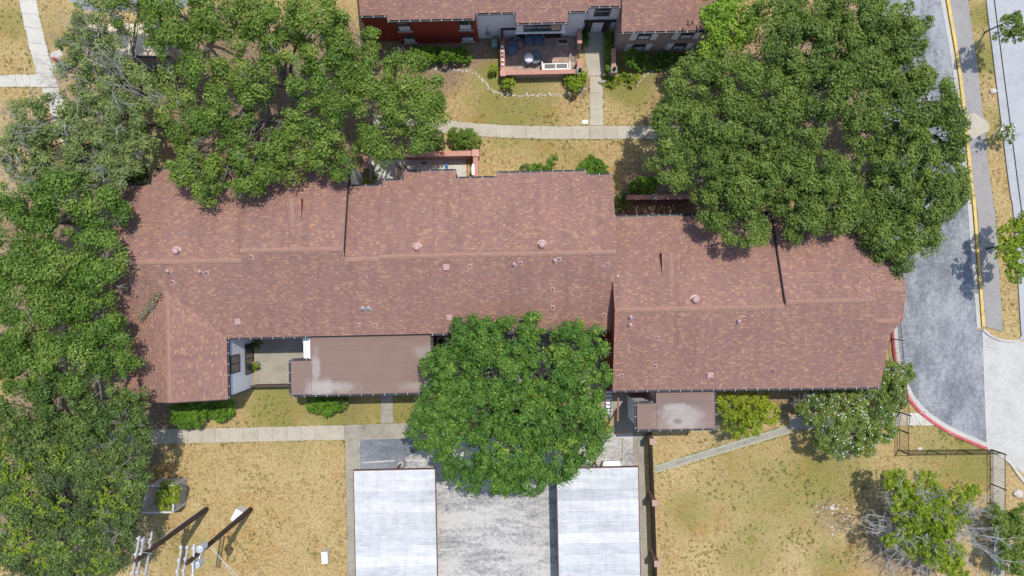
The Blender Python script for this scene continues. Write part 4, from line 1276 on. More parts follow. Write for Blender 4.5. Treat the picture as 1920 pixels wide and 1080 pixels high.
# court wall of the middle unit
cw = thing('court_wall', P(840, 288), 'brick court wall with pink coping and corner pier north of the middle unit', 'wall')
zc = 1.55
A, B, C_ = P(760, 290, 0), P(892, 287.5, 0), P(892, 336, 0)
A, B, C_ = [Vector((p.x * (60 - zc) / 60, p.y * (60 - zc) / 60, 0)) for p in (A, B, C_)]
B2 = B - Vector((0.25, 0, 0))
brick_wall(cw, A, B2 - Vector((.1, 0, 0)), zc, 0.34)
brick_wall(cw, B + Vector((0, -.3, 0)), C_, zc, 0.34)
pier(cw, B, zc + .15, .5, cap=M_BRICKRED)
c = P(887, 318, 1.66)
mb = MB()
outl = [(-.10, -.45), (.10, -.45), (.13, 0), (.10, .40), (0, .5), (-.10, .40), (-.13, 0)]
mb.prism([c + Vector((x, y, 0)) for x, y in outl], 1.632, 1.70)
top_mesh('white_board', mb, M_WHITEOBJ, Vector((c.x, c.y, 1.632)), 'white oblong board lying on the court wall coping', 'board')
c = P(838, 311, .03)
mb = MB().lathe([(.12, 0), (.14, .25), (.11, .28), (.09, .26)], c, 10)
mb.bar(c + Vector((0, 0, .02)), c + Vector((.02, -.3, .2)), .12, .12)
top_mesh('watering_can', mb, M_BLUE, c, 'small blue watering can on the concrete court floor', 'watering can')
c = P(795, 306, .03)
mb = MB().tube([c + Vector((-.2, .6, .9)), c + Vector((0, 0, .12))], .015, 6).box(c.x - .16, c.x + .2, c.y - .06, c.y + .06, .03, .14)
top_mesh('push_broom', mb, M_IRON, c, 'black-headed broom leaning in the concrete court', 'broom')
c = P(829.5, 286, 1.64)
top_mesh('red_jar', MB().lathe([(.09, 0), (.12, .10), (.10, .18), (.05, .2)], Vector((A.lerp(B, .52).x, A.lerp(B, .52).y, 1.63)), 10), M_REDPAINT, Vector((A.lerp(B, .52).x, A.lerp(B, .52).y, 1.63)), 'small dark red jar on the court wall coping', 'jar')
# short brick wall + board fence west of that court
cw2 = thing('side_wall', P(690, 320), 'short brick side wall beside grey board fence by the north eave', 'wall')
brick_wall(cw2, P(693, 296), P(694, 322), 1.7, .3)
bf = thing('board_fence', P(702, 330), 'grey vertical board fence beside the north eave of the raised roof', 'fence')
for k in range(12):
    p = P(701 + .05 * k, 312 + 2.8 * k)
    MB().bar(p, p + Vector((0, 0, 1.75 + .02 * (k % 3))), .03, .115, up=Vector((1, 0, 0))).build('board', M_GREYWOOD, bf)
tr0 = thing('garden_arch', P(752, 330), 'narrow brown wooden arch at the edge of the court', 'arch')
for dx in (0, .55):
    for dy in (0, .9):
        b0 = P(751, 336) + Vector((dx, dy, 0))
        MB().bar(b0, b0 + Vector((0, 0, 2.1)), .09, .09).build('post', M_BROWNWOOD, tr0)
for dx in (0, .55):
    b0 = P(751, 336) + Vector((dx, -.25, 2.16))
    MB().bar(b0, b0 + Vector((0, 1.4, 0)), .07, .11).build('beam', M_BROWNWOOD, tr0)
# east court wall
cw3 = thing('court_wall', P(1230, 370), 'brick court wall with red coping in the shade of the large oak', 'wall')
k3 = (60 - 1.2) / 60
A, B = P(1164, 370.5), P(1300, 369)
A, B = Vector((A.x * k3, A.y * k3, 0)), Vector((B.x * k3, B.y * k3, 0))
brick_wall(cw3, A, B, 1.2, .30)
pier(cw3, A.lerp(B, .47), 1.28, .42, cap=M_CONCDARK)
cw4 = court('court_paving', [(8.3, 5.4), (9.7, 5.4), (9.7, 6.6), (8.3, 6.6)], M_CONC)

# stone borders
def stones(label, pts, n, spread_=.12, smin=.05, smax=.10):
    root = thing('stone_border', P(*pts[0]), label, 'stone border')
    meshes = []
    for _ in range(5):
        mb = MB()
        prof = [(.55, 0), (1.0, .25), (.95, .6), (.6, .9), (.1, 1.0)]
        mb.lathe(prof, (0, 0, 0), 7)
        for p in mb.v:
            p.x *= random.uniform(.8, 1.25); p.y *= random.uniform(.7, 1.1)
        meshes.append(mb.mesh('stone', M_STONE))
    P3 = [P(*p) for p in arcpts(pts, 8)]
    tot = [0]
    for a, b in zip(P3[:-1], P3[1:]):
        tot.append(tot[-1] + (b - a).length)
    for k in range(n):
        d = tot[-1] * (k + random.uniform(-.3, .3) + .5) / n
        i = max(j for j in range(len(tot)) if tot[j] <= max(d, 0))
        i = min(i, len(P3) - 2)
        p = P3[i].lerp(P3[i + 1], (d - tot[i]) / max(1e-6, tot[i + 1] - tot[i]))
        p = p + Vector((random.gauss(0, spread_), random.gauss(0, spread_), -.01))
        o = link('stone', random.choice(meshes), root, p)
        s = random.uniform(smin, smax)
        o.scale = (s, s, s * random.uniform(.5, .9))
        o.rotation_euler = (0, 0, random.uniform(0, 6.3))
stones('curving white stone border across the lawn below the patio', [(812, 128), (845, 131), (884, 134), (905, 150), (922, 170), (950, 178), (1000, 179), (1060, 176), (1085, 172), (1101, 165)], 130, .07)
stones('short white stone edging at the bed right of the entry walk', [(1195, 162), (1202, 150), (1220, 134), (1245, 131), (1265, 138)], 22, .04)
def rock(p, s, label, flat=.6):
    mb = MB().lathe([(.6, 0), (1.0, .25), (.95, .6), (.6, .9), (.1, 1.0)], (0, 0, 0), 8)
    for v in mb.v:
        v.x *= s * random.uniform(.8, 1.25); v.y *= s * random.uniform(.6, 1.0); v.z *= s * flat
        v += p
    top_mesh('rock', mb, M_STONE, p, label, 'rock')
rock(P(1908, 925), .42, 'large pale rock on the grass beyond the iron fence')
rock(P(1861, 171), .30, 'white rock on the grass strip between street and pavement')
rock(P(1559, 952), .26, 'largest white rock in the bare round patch of lawn')
rock(P(1724, 841), .22, 'pale rock beside the corner of the iron fence')
stones('scatter of white stones in the bare round patch of lawn', [(1530, 962), (1545, 950), (1575, 955), (1590, 968), (1580, 990), (1558, 996)], 44, .35, .04, .12)

# ------------------------------------------------------------------ carports, lot furniture
def carport(label, cs, z, posts):
    """cs: nw, ne, se, sw grid corners"""
    (u0, v1), (u1, _), (_, v0), _2 = cs
    root = thing('carport', W((u0 + u1) / 2, (v0 + v1) / 2), label, 'carport', 'white metal carports')
    step = 0.872
    n = int(math.ceil((v1 - v0) / step))
    for k in range(n):
        b = v1 - k * step
        a = max(v0, b - step)
        mb = MB()
        m = 8
        pv = [a + (b - a) * i / m for i in range(m + 1)]
        for i in range(m):
            za = z + (.009 if i % 2 else 0) + .035 * i / m + .004 * ((k * 7) % 3)
            mb.lbox(u0, u1, pv[i] + .001, pv[i + 1] - .001, z - .02, za)
        mb.build('roof_panel', M_METAL, root)
    mb = MB()
    mb.lbox(u0 - .07, u0 - .004, v0, v1, z - .28, z + .03).lbox(u1 + .004, u1 + .07, v0, v1, z - .28, z + .03).lbox(u0 - .07, u1 + .07, v1 + .004, v1 + .07, z - .28, z + .03)
    mb.build('fascia', M_STEEL, root)
    for f in (.18, .5, .82):
        uu = u0 + (u1 - u0) * f
        MB().lbox(uu - .06, uu + .06, v0, v1 - .01, z - .22, z - .03).build('purlin', M_STEEL, root)
    um = (u0 + u1) / 2 + .1
    for vp in posts:
        ps = MB().tube([W(um, vp, 0), W(um, vp, z - .32)], .085, 10).build('post', M_STEEL, root)
        MB().bar(W(um - 1.7, vp, z - .34), W(um + 1.7, vp, z - .34), .12, .15).build('beam', M_STEEL, ps)
        for s in (-1, 1):
            MB().bar(W(um, vp, z - .95), W(um + s * 1.3, vp, z - .36), .07, .09).build('brace', M_STEEL, ps)
    return root
carport('white metal carport on the left of the parking lot', [(-13.18, -14.62), (-6.60, 0), (0, -27.5), None], 2.7, (-14.78, -18.5, -23, -27))
carport('white metal carport on the right with a car beneath', [(3.34, -14.80), (9.93, 0), (0, -27.5), None], 2.7, (-14.98, -18.6, -23.1, -27))
c = P(1168, 842)
mb = MB()
mb.add([c + Vector(p) for p in ((-.1, -.93, .01), (.1, -.93, .01), (.1, .93, .01), (-.1, .93, .01), (-.065, -.9, .14), (.065, -.9, .14), (.065, .9, .14), (-.065, .9, .14))],
       [(3, 2, 1, 0), (4, 5, 6, 7), (0, 1, 5, 4), (1, 2, 6, 5), (2, 3, 7, 6), (3, 0, 4, 7)])
top_mesh('wheel_stop', mb, M_CONC, c, 'long concrete wheel stop in the stall above the right carport', 'wheel stop')
c = P(748, 868, .012)
top_mesh('post_collar', MB().lathe([(.22, 0), (.22, .10), (.14, .12), (.10, .12)], W(-9.79, -14.78, .02), 14), M_CONC, W(-9.79, -14.78, .02), 'round concrete collar at the foot of the left carport post', 'collar')

def car():
    o = W(8.1, -16.95, .012)     # nose to the north
    root = thing('parked_car', o, 'white parked car under the right carport with its nose showing', 'car')
    prof = [  # y, half width, z bottom, z top of lower body
        (2.20, .55, .35, .60), (2.10, .74, .25, .70), (1.75, .84, .20, .80), (1.15, .88, .20, .93), (0.2, .90, .20, .97), (-1.0, .90, .20, .99), (-1.9, .86, .22, .98), (-2.2, .76, .30, .85)]
    mb = MB(); n = 8
    rings = []
    for y, hw, zb, zt in prof:
        pr = [(-hw * .9, zb), (-hw, zb + .18), (-hw * .98, zt - .12), (-hw * .86, zt), (hw * .86, zt), (hw * .98, zt - .12), (hw, zb + .18), (hw * .9, zb)]
        rings.append([o + W(x, y, z) for x, z in pr])
    vs = [p for r in rings for p in r]
    fs = [(i * n + k, i * n + (k + 1) % n, (i + 1) * n + (k + 1) % n, (i + 1) * n + k) for i in range(len(rings) - 1) for k in range(n)]
    fs += [tuple(range(n)), tuple((len(rings) - 1) * n + k for k in range(n))]
    mb.add(vs, fs)
    mb.build('body', M_CARWHITE, root, smooth=True)
    cab = [(1.15, .76, .93), (.35, .66, 1.42), (-.9, .66, 1.45), (-1.75, .74, .98)]
    mb = MB()
    vs = [o + W(s * hw, y, z) for y, hw, z in cab for s in (-1, 1)]
    mb.add(vs, [(2, 3, 5, 4)]);  mb.build('roof_skin', M_CARWHITE, root)
    mb = MB(); mb.add(vs, [(0, 1, 3, 2)]); mb.build('windshield', M_GLASS, root)
    mb = MB(); mb.add(vs, [(4, 5, 7, 6)]); mb.build('rear_window', M_GLASS, root)
    for s in (0, 1):
        mb = MB(); mb.add(vs, [(0 + s, 2 + s, 4 + s, 6 + s)]); mb.build('side_window', M_GLASS, root)
    for y in (1.35, -1.35):
        for s in (-1, 1):
            cc = o + W(s * .80, y, .32)
            ax = W(1, 0)
            t = MB().tube([cc - ax * .11, cc + ax * .11], .32, 16).build('wheel', M_TYRE, root)
            MB().tube([cc - ax * .115, cc + ax * .115], .19, 12).build('rim', M_VENTGREY, t)
    for s in (-1, 1):
        MB().lathe([(.13, 0), (.12, .06), (.02, .09)], o + W(s * .60, 1.93, .66), 10).build('headlight', M_INSUL, root)
        MB().lbox(0, 0.01, 0, 0.01, 0, 0.01) and None
        mm = MB(); pm = o + W(s * .98, .75, .98); mm.box(pm.x - .09, pm.x + .09, pm.y - .06, pm.y + .06, .95, 1.08); mm.build('mirror', M_CARWHITE, root)
car()

# brick piers and iron fence east of the lot
def railing(name, label, a, b, h, posts, pitch=.175, cat='fence', mat=M_IRON, group=None, rails=(.15, .92), pw_=.024):
    A, B = Vector(a), Vector(b)
    root = thing(name, A, label, cat, group)
    d = (B - A)
    ln_ = d.length
    n = int(ln_ / pitch)
    pm = MB().box(-.010, .010, -pw_ / 2, pw_ / 2, 0.02, h).mesh('picket', mat)
    for k in range(1, n):
        link('picket', pm, root, A + d * (k / n))
    for f in rails:
        MB().bar(A + Vector((0, 0, h * f)), B + Vector((0, 0, h * f)), .035, .035).build('rail', mat, root)
    ptm = MB().box(-.032, .032, -.032, .032, 0, h + .06).mesh('post', mat)
    for t in posts:
        link('post', ptm, root, A + d * t)
    return root
piers = []
def lowz(px, py, z):             # the ground point under a top seen at px, py
    p = P(px, py, z); return Vector((p.x, p.y, 0))
for (x, y, lab) in ((1223.5, 828, 'brown brick fence pier nearest the small flat roof'), (1228, 943, 'brown brick fence pier beside the middle of the right carport'), (1232, 1057, 'brown brick fence pier near the lower edge beside the right carport')):
    c = lowz(x, y, 2.2)
    root = thing('fence_pier', c, lab, 'pier', 'brick piers of the lot fence')
    MB().prism([c + W(dx, dy) for dx, dy in ((-.19, -.2), (.19, -.2), (.19, .2), (-.19, .2))], 0, 2.15).build('shaft', M_PIER, root)
    MB().prism([c + W(dx, dy) for dx, dy in ((-.24, -.25), (.24, -.25), (.24, .25), (-.24, .25))], 2.152, 2.24).build('cap', M_PIERCAP, root)
    piers.append(c)
labs = ['dark iron fence panel between the first two brick piers', 'dark iron fence panel between the lower two brick piers', 'dark iron fence panel running off the lower edge beside the right carport']
ends = piers + [piers[2] + W(0, -4.5)]
for i in range(3):
    a, b = ends[i] + W(0.02, -.24), ends[i + 1] + W(0.02, .24 if i < 2 else 0)
    railing('iron_fence', labs[i], a, b, 2.0, (.33, .67), .105, group='iron panels of the lot fence', pw_=.075)
    # board backing low down
railing('iron_fence', 'short dark iron fence panel between pier and small flat roof', piers[0] + W(0.02, .24), piers[0] + W(0.02, 1.15), 2.0, (1.0,), .105, group='iron panels of the lot fence', pw_=.075)

# iron fence round the eastern lawn
Fa, Fb, Fc, Fd, Fe = P(1667, 590), P(1685, 772), P(1682.5, 804), P(1684, 844), P(1857, 842)
railing('iron_fence', 'black iron fence between the red kerb and the roof end', Fa, Fb, 1.75, (0, .25, .5, .75, 1.0))
railing('iron_gate', 'black iron gate standing in the walk by the flowering shrub', Fb + Vector((.05, -.06, 0)), Fc, 1.75, (0.0, 1.0), .15, 'gate')
railing('iron_fence', 'short black iron fence from the gate to the lawn corner', Fc + Vector((0.02, -.06, 0)), Fd, 1.75, (0.0, 1.0))
railing('iron_fence', 'black iron fence across the lawn towards the driveway', Fd + Vector((.06, 0, 0)), Fe, 1.75, (0.0, .33, .66, 1.0))
railing('iron_fence', 'black iron fence running down beside the driveway walk', Fe + Vector((.02, -.06, 0)), P(1858, 1120), 1.9, (0.0, .23, .46, .7, 1.0))

# court fence and arbour by the annexes
cf = thing('board_fence', P(510, 706), 'low dark board fence closing the walled court', 'fence')
for k in range(30):
    p = W(-21.9 + k * .128, -7.75, 0)
    MB().bar(p, p + Vector((0, 0, 1.45)), .11, .025, up=Vector((0, 1, 0))).build('board', M_DARKWOOD, cf)
MB().bar(W(-21.95, -7.72, 1.47), W(-18.1, -7.72, 1.47), .16, .05).build('cap_rail', M_DARKWOOD, cf)
ar = thing('arbour', W(8.9, -10), 'brown wooden arbour beside the small annex', 'arbour')
for (u, v) in ((8.55, -8.75), (8.45, -10.9), (10.6, -8.75)):
    MB().bar(W(u, v, 0), W(u, v, 2.25), .1, .1).build('post', M_BROWNWOOD, ar)
MB().bar(W(8.55, -8.55, 2.32), W(8.43, -11.1, 2.32), .13, .13).build('beam', M_BROWNWOOD, ar)
MB().bar(W(8.63, -8.75, 2.32), W(10.8, -8.75, 2.32), .13, .13).build('beam', M_BROWNWOOD, ar)
sb = thing('slatted_bench', P(1150, 778), 'white slatted bench beside the arbour under the ash tree', 'bench')
for k in range(7):
    MB().lbox(7.75, 8.25, -10.9 + k * .30, -10.9 + k * .30 + .2, .42, .46).build('slat', M_WHITEOBJ, sb)
for v in (-10.85, -8.95):
    MB().lbox(7.78, 8.22, v, v + .08, 0.03, .418).build('leg', M_WHITEOBJ, sb)
ac = thing('air_conditioner', P(820, 640), 'pale air conditioner unit in the dark court beside the annex', 'air conditioner')
c0 = W(-6.0, -4.4, .03)
MB().prism([c0 + W(x, y) for x, y in ((-.42, -.42), (.42, -.42), (.42, .42), (-.42, .42))], .03, .85).build('case', M_OFFWHITE, ac)
MB().lathe([(.34, .852), (.34, .88), (.05, .90)], Vector((c0.x, c0.y, 0)), 16).build('fan_grille', M_IRON, ac)

# boxes on the lawn
def cabinet(c, w, d, h, ang, label, mat=M_OFFWHITE):
    root = thing('utility_cabinet', c, label, 'utility cabinet')
    rot = Matrix.Rotation(ang, 3, 'Z')
    k = [c + rot @ Vector((x, y, 0)) for x, y in ((-w / 2, -d / 2), (w / 2, -d / 2), (w / 2, d / 2), (-w / 2, d / 2))]
    k2 = [c + rot @ Vector((x * 1.06, y * 1.06, 0)) for x, y in ((-w / 2, -d / 2), (w / 2, -d / 2), (w / 2, d / 2), (-w / 2, d / 2))]
    k3 = [c + rot @ Vector((x * 1.12, y * 1.12, 0)) for x, y in ((-w / 2, -d / 2), (w / 2, -d / 2), (w / 2, d / 2), (-w / 2, d / 2))]
    MB().prism(k3, 0, .05).build('plinth', M_CONCDARK, root)
    MB().prism(k, .052, h).build('case', mat, root)
    MB().prism(k2, h + .002, h + .06).build('lid', mat, root)
cabinet(P(453, 961), .7, 1.0, .95, R(-28), 'white utility cabinet at the foot of the right utility pole')
cabinet(P(612, 1041), .50, .95, .55, R(3), 'low white utility cabinet alone on the dry lawn')
c = P(1097, 229, 0)
top_mesh('meter_box', MB().box(c.x - .26, c.x + .26, c.y - .17, c.y + .17, -.02, .06).box(c.x - .22, c.x + .22, c.y - .13, c.y + .13, .061, .075), M_STRAP, c, 'small pale meter box lid beside the walkway junction', 'meter box')

# fire hydrant
c = P(108.5, 113.5, .04)
hy = thing('fire_hydrant', c, 'red fire hydrant on a concrete pad beside the pale walk', 'fire hydrant')
MB().lathe([(.17, 0), (.17, .05), (.11, .06), (.11, .52), (.15, .54), (.15, .58), (.12, .62), (.10, .70), (.05, .75), (.03, .80), (.01, .80)], c, 12).build('barrel', M_REDPAINT, hy, smooth=False)
for d in (Vector((1, 0, 0)), Vector((-1, 0, 0)), Vector((0, -1, 0))):
    MB().tube([c + Vector((0, 0, .40)) + d * .1, c + Vector((0, 0, .40)) + d * .2], .06, 8).build('outlet_cap', M_REDPAINT, hy)

# slatted enclosure with a vine
zt = 2.4
T4 = [lowz(x, y, zt) for x, y in ((280, 911), (326, 911), (324, 960), (264, 962))]
en = thing('slat_enclosure', (T4[0] + T4[2]) / 2, 'weathered wooden slat enclosure on the dry lawn with a vine inside', 'enclosure')
for i in range(4):
    a, b = T4[i], T4[(i + 1) % 4]
    n = max(6, int((b - a).length / .155))
    for k in range(n):
        p = a.lerp(b, (k + .5) / n)
        d = (b - a).normalized()
        MB().bar(p, p + Vector((0, 0, zt - .03 + random.uniform(-.02, .02))), .10, .025, up=d.cross(Vector((0, 0, 1)))).build('slat', M_GREYWOOD, en)
    MB().bar(a + Vector((0, 0, zt)), b + Vector((0, 0, zt)), .16, .05).build('top_rail', M_GREYWOOD, en)
    MB().bar(a, a + Vector((0, 0, zt - .028)), .11, .11).build('corner_post', M_GREYWOOD, en)
c = (T4[0] + T4[3]) / 2 + Vector((.75, .1, 0))
mb = MB().box(c.x - .5, c.x + .4, c.y - .55, c.y + .55, 0, .55).box(c.x - .5, c.x + .4, c.y - .45, c.y - .25, .551, .8).box(c.x - .5, c.x + .4, c.y + .1, c.y + .3, .551, .8)
top_mesh('pump_unit', mb, M_CAN, c, 'pale metal unit inside the wooden slat enclosure', 'machine')

# ------------------------------------------------------------------ utility poles
def pole(label, base, top_r, H_):
    root = thing('utility_pole', base, label, 'utility pole', 'wooden utility poles')
    MB().tube([base + Vector((0, 0, z)) for z in (0, .5, 3, 6, H_)], [.22, .21, .20, .185, .15], 12).build('pole', M_WOODPOLE, root)
    return root
pb1, pb2 = P(387, 955), P(470, 955)
p1 = pole('utility pole with three long crossarms nearest the wooden enclosure', pb1, .13, 11.3)
p2 = pole('utility pole with two grey transformers standing on the dry lawn', pb2, .13, 11.8)
MB().tube([pb1 + Vector((-.15, .18, .0)), pb1 + Vector((-.14, .17, 7.5))], .035, 6).build('conduit', M_GREYWOOD, p1)
MB().tube([pb1 + Vector((-.22, .10, .0)), pb1 + Vector((-.21, .10, 5.5))], .03, 6).build('conduit', M_VENTGREY, p1)
def insulator(parent, p, r=.09, h=.28):
    MB().lathe([(r * .35, 0), (r * .4, .06), (r, .08), (r * .55, .11), (r, .14), (r * .55, .17), (r * .95, .2), (r * .4, h), (.01, h)], p, 10).build('insulator', M_INSUL, parent)
def arm(root, a, b, ins):
    o = MB().bar(a, b, .13, .14).build('crossarm', M_ARM, root)
    for t in ins:
        insulator(o, a.lerp(b, t) + Vector((0, 0, .06)))
    return o
topx = lambda px, py, z: P(px, py, z)
arm(p1, topx(262, 1005, 11.1), topx(246, 1095, 11.1), (.03, .36, .75))
arm(p1, topx(270, 1007, 10.6), topx(255, 1095, 10.6), (.05, .34, .72))
arm(p1, topx(285, 997, 9.4), topx(272, 1085, 9.4), (.2, .45, .85))
for (ya, yb) in ((1010, 1012), (1035, 1038), (1073, 1074)):
    MB().bar(topx(264, ya, 11.0), topx(284, yb, 9.5), .05, .05).build('brace', M_STRAP, p1)
for (x, y) in ((268, 1022), (266, 1034), (279, 1018)):
    MB().tube([topx(x, y, 9.6), topx(x + 3, y - 7, 9.9)], .075, 8).build('fuse', M_INSUL, p1)
arm(p2, topx(341, 1024, 11.6), topx(330, 1095, 11.6), (.0, .34, .64, .97))
arm(p2, topx(353, 1023, 11.0), topx(341, 1095, 11.0), (.02, .32, .62, .97))
def can(root, c, r=.26, h=.85):
    o = MB().lathe([(r * .9, 0), (r, .04), (r, h - .05), (r * 1.06, h - .04), (r * 1.06, h), (r * .6, h + .06), (.02, h + .07)], c, 16).build('transformer', M_CAN, root)
    for a in (.4, 2.2):
        MB().lathe([(.05, 0), (.07, .05), (.04, .09), (.07, .13), (.03, .24), (.01, .25)], c + Vector((math.cos(a) * r * .6, math.sin(a) * r * .6, h + .02)), 8).build('bushing', M_INSUL, o)
    for a in (1.2, 3.4, 5.2):
        d = Vector((math.cos(a), math.sin(a), 0))
        MB().bar(c + d * (r + .02) + Vector((0, 0, .15)), c + d * (r + .02) + Vector((0, 0, h - .15)), .05, .06).build('bracket', M_STRAP, o)
axis = lambda z: Vector((pb2.x, pb2.y, z))
can(p2, axis(9.7) + Vector((.30, .50, 0)))
can(p2, axis(9.6) + Vector((.02, -.64, 0)))
MB().bar(axis(10.0) + Vector((.2, .4, 0)), axis(10.0) + Vector((.05, -.5, 0)), .10, .12).build('transformer_mount', M_STRAP, p2)
MB().bar(axis(10.9) + Vector((0, -1.3, 0)), axis(10.9) + Vector((0.1, 1.0, 0)), .09, .09).build('equipment_arm', M_STRAP, p2)
for dy in (-1.1, -.35, .75):
    MB().tube([axis(10.6) + Vector((-.1, dy, 0)), axis(11.05) + Vector((.05, dy, 0))], .07, 8).build('fuse', M_INSUL, p2)
def wire(label, a, b, sag=.25, r=.016):
    pts = []
    for k in range(13):
        t = k / 12
        p = Vector(a).lerp(Vector(b), t); p.z -= sag * 4 * t * (1 - t)
        pts.append(p)
    top_mesh('power_line', MB().tube(pts, r, 4), M_STRAP, a, label, 'wire', 'overhead wires')
wire('pale service wire running from the transformer pole towards the carport', axis(8.6) + Vector((.1, 0, 0)), Vector((-15, -29, 6.2)), .4)
wire('lower service wire running from the transformer pole over the lawn', axis(8.2) + Vector((.1, 0, 0)), Vector((-17.0, -29, 6.0)), .3)
for i, (px_, z) in enumerate(((250, 11.3), (259, 10.8), (334, 11.85), (345, 11.25))):
    a = P(px_, 1068, z)
    wire(['wire leaving the outermost crossarm of the left pole', 'wire leaving the second crossarm of the left pole', 'wire leaving the upper crossarm of the transformer pole', 'wire leaving the lower crossarm of the transformer pole'][i], a, a + Vector((-1.2, -30, .4)), .6, .014)

# ------------------------------------------------------------------ corner building, top left
cb = thing('flat_building', P(250, 60), 'flat tan-roofed building half hidden by the trees at upper left', 'building')
k5 = lambda x, y: P(x, y, 3.6)
a, b = k5(170, 103), k5(312, 102)
top_ = k5(170, 45)
MB().prism([Vector((a.x, a.y, 0)), Vector((b.x, b.y, 0)), Vector((b.x, top_.y, 0)), Vector((a.x, top_.y, 0))], 0, 3.45).build('wall', M_VENTGREY, cb)
MB().prism([Vector((a.x - .2, a.y - .1, 0)), Vector((b.x + .2, b.y - .1, 0)), Vector((b.x + .2, top_.y, 0)), Vector((a.x - .2, top_.y, 0))], 3.452, 3.65).build('roof', worn('tan_membrane', (0.58, 0.49, 0.35), .25, .8, 10, .9), cb)
MB().prism([Vector((a.x - .25, a.y - .22, 0)), Vector((b.x + .25, b.y - .22, 0)), Vector((b.x + .25, b.y - .11, 0)), Vector((a.x - .25, a.y - .11, 0))], 3.45, 3.72).build('fascia', M_GUTTER, cb)

# ------------------------------------------------------------------ vegetation
def rand_dirs(n, zmin=-1.0):
    z = rng.uniform(zmin, 1, n)
    t = rng.uniform(0, 2 * np.pi, n)
    r = np.sqrt(np.maximum(0, 1 - z * z))
    return np.stack([r * np.cos(t), r * np.sin(t), z], 1)

def leaf_object(name, c, nrm, ln_, wd, tint, mat, parent, kind=None, label=None):
    N = len(c)
    base = np.array(BASE[parent.name]) if parent is not None else np.zeros(3)
    c = c - base
    nrm = nrm / (np.linalg.norm(nrm, axis=1, keepdims=True) + 1e-9)
    ref = rng.normal(size=(N, 3))
    t = np.cross(nrm, ref); t /= (np.linalg.norm(t, axis=1, keepdims=True) + 1e-9)
    b = np.cross(nrm, t)
    L_, W_ = ln_[:, None], wd[:, None]
    v = np.empty((N, 4, 3), np.float32)
    v[:, 0] = c - t * L_; v[:, 1] = c + b * W_ + t * L_ * .15; v[:, 2] = c + t * L_ - nrm * L_ * .25; v[:, 3] = c - b * W_ + t * L_ * .15
    me = bpy.data.meshes.new(name)
    me.vertices.add(N * 4); me.vertices.foreach_set('co', v.ravel())
    me.loops.add(N * 4); me.loops.foreach_set('vertex_index', np.arange(N * 4, dtype=np.int32))
    me.polygons.add(N)
    me.polygons.foreach_set('loop_start', np.arange(0, N * 4, 4, dtype=np.int32)); me.polygons.foreach_set('loop_total', np.full(N, 4, np.int32))
    me.update(calc_edges=True)
    at = me.attributes.new('tint', 'FLOAT', 'FACE')
    at.data.foreach_set('value', np.clip(tint, 0, 1).astype(np.float32))
    me.materials.append(mat)
    return tag(link(name, me, parent), kind=kind, label=label)

LEAVES = 0

def crown_arrays(lobes, dens=1.0, leaf=.11, sub_r=(.38, .75), flat=.62, sub_k=1.25, per=85, droop=0.0, up=.55, gaps=0.0, core=.55, fill=1.0):
    """lobes: (centre Vector, radius). Each lobe holds leaf clumps on its upper shell; leaves sit on the clumps."""
    Cs, Ns, Ls, Ts, subs = [], [], [], [], []
    for (c, r) in lobes:
        ns = max(4, int(sub_k * dens * math.pi * r * r / (np.mean(sub_r) ** 2 * math.pi) * 1.5))
        d = rand_dirs(ns, -.25)
        rad = r * rng.uniform(core, 1.0, ns) ** .6
        pos = np.array(c)[None] + d * rad[:, None] * np.array([1, 1, flat])[None]
        sr = rng.uniform(sub_r[0], sub_r[1], ns) * min(1.0, .55 + r * .3)
        if gaps > 0:
            keep = rng.random(ns) > gaps
            pos, sr = pos[keep], sr[keep]
            ns = len(pos)
        lobe_t = rng.normal(0, .06)
        for p, s in zip(pos, sr):
            n = max(10, int(per / 85.0 * 6.4 * (s / leaf) ** 2))
            dd = rand_dirs(n, -.55)
            rr = s * np.clip(np.abs(rng.normal(.78, .24, n)), .15, 1.5)
            an = np.array([rng.uniform(.7, 1.35), rng.uniform(.7, 1.35), rng.uniform(.55, .9)])
            lp = p[None] + dd * rr[:, None] * an[None]
            Cs.append(lp)
            Ns.append(dd * 1.0 + rng.normal(0, .45, (n, 3)) + np.array([0, 0, up])[None])
            Ls.append(leaf * rng.uniform(.6, 1.4, n))
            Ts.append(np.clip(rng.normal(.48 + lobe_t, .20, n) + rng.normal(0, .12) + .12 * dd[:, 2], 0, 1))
        nf = int(fill * r * r * 26 * (.13 / (leaf * 1.35)) ** 2)
        if nf:
            dd = rand_dirs(nf, -.4)
            rr = r * rng.random(nf) ** .45 * .98
            Cs.append(np.array(c)[None] + dd * rr[:, None] * np.array([1, 1, flat * .8])[None] + np.array([0, 0, -.15 * r])[None])
            Ns.append(dd * .3 + rng.normal(0, .45, (nf, 3)) + np.array([0, 0, 1.0])[None])
            Ls.append(leaf * rng.uniform(1.1, 1.7, nf))
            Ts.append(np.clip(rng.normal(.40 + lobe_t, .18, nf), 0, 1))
        subs.append((pos, sr))
    return np.concatenate(Cs), np.concatenate(Ns), np.concatenate(Ls), np.concatenate(Ts), subs

def px_lobes(lst, z, jitter=.5):
    out = []
    for it in lst:
        x, y, r = it[:3]
        zz = it[3] if len(it) > 3 else z
        zz += random.uniform(-jitter, jitter)
        rm = r * (CAM_H - zz) / FPX
        rm *= 1.0
        out.append((P(x, y, zz - rm * .3), rm))
    return out

def bend(a, b, n=5, amp=.25, sagz=.0):
    pts = []
    side = Vector((random.uniform(-1, 1), random.uniform(-1, 1), random.uniform(-.3, .6))) * amp * (b - a).length
    for k in range(n + 1):
        t = k / n
        p = a.lerp(b, t) + side * math.sin(math.pi * t) * (1 - t * .3)
        pts.append(p)
    return pts

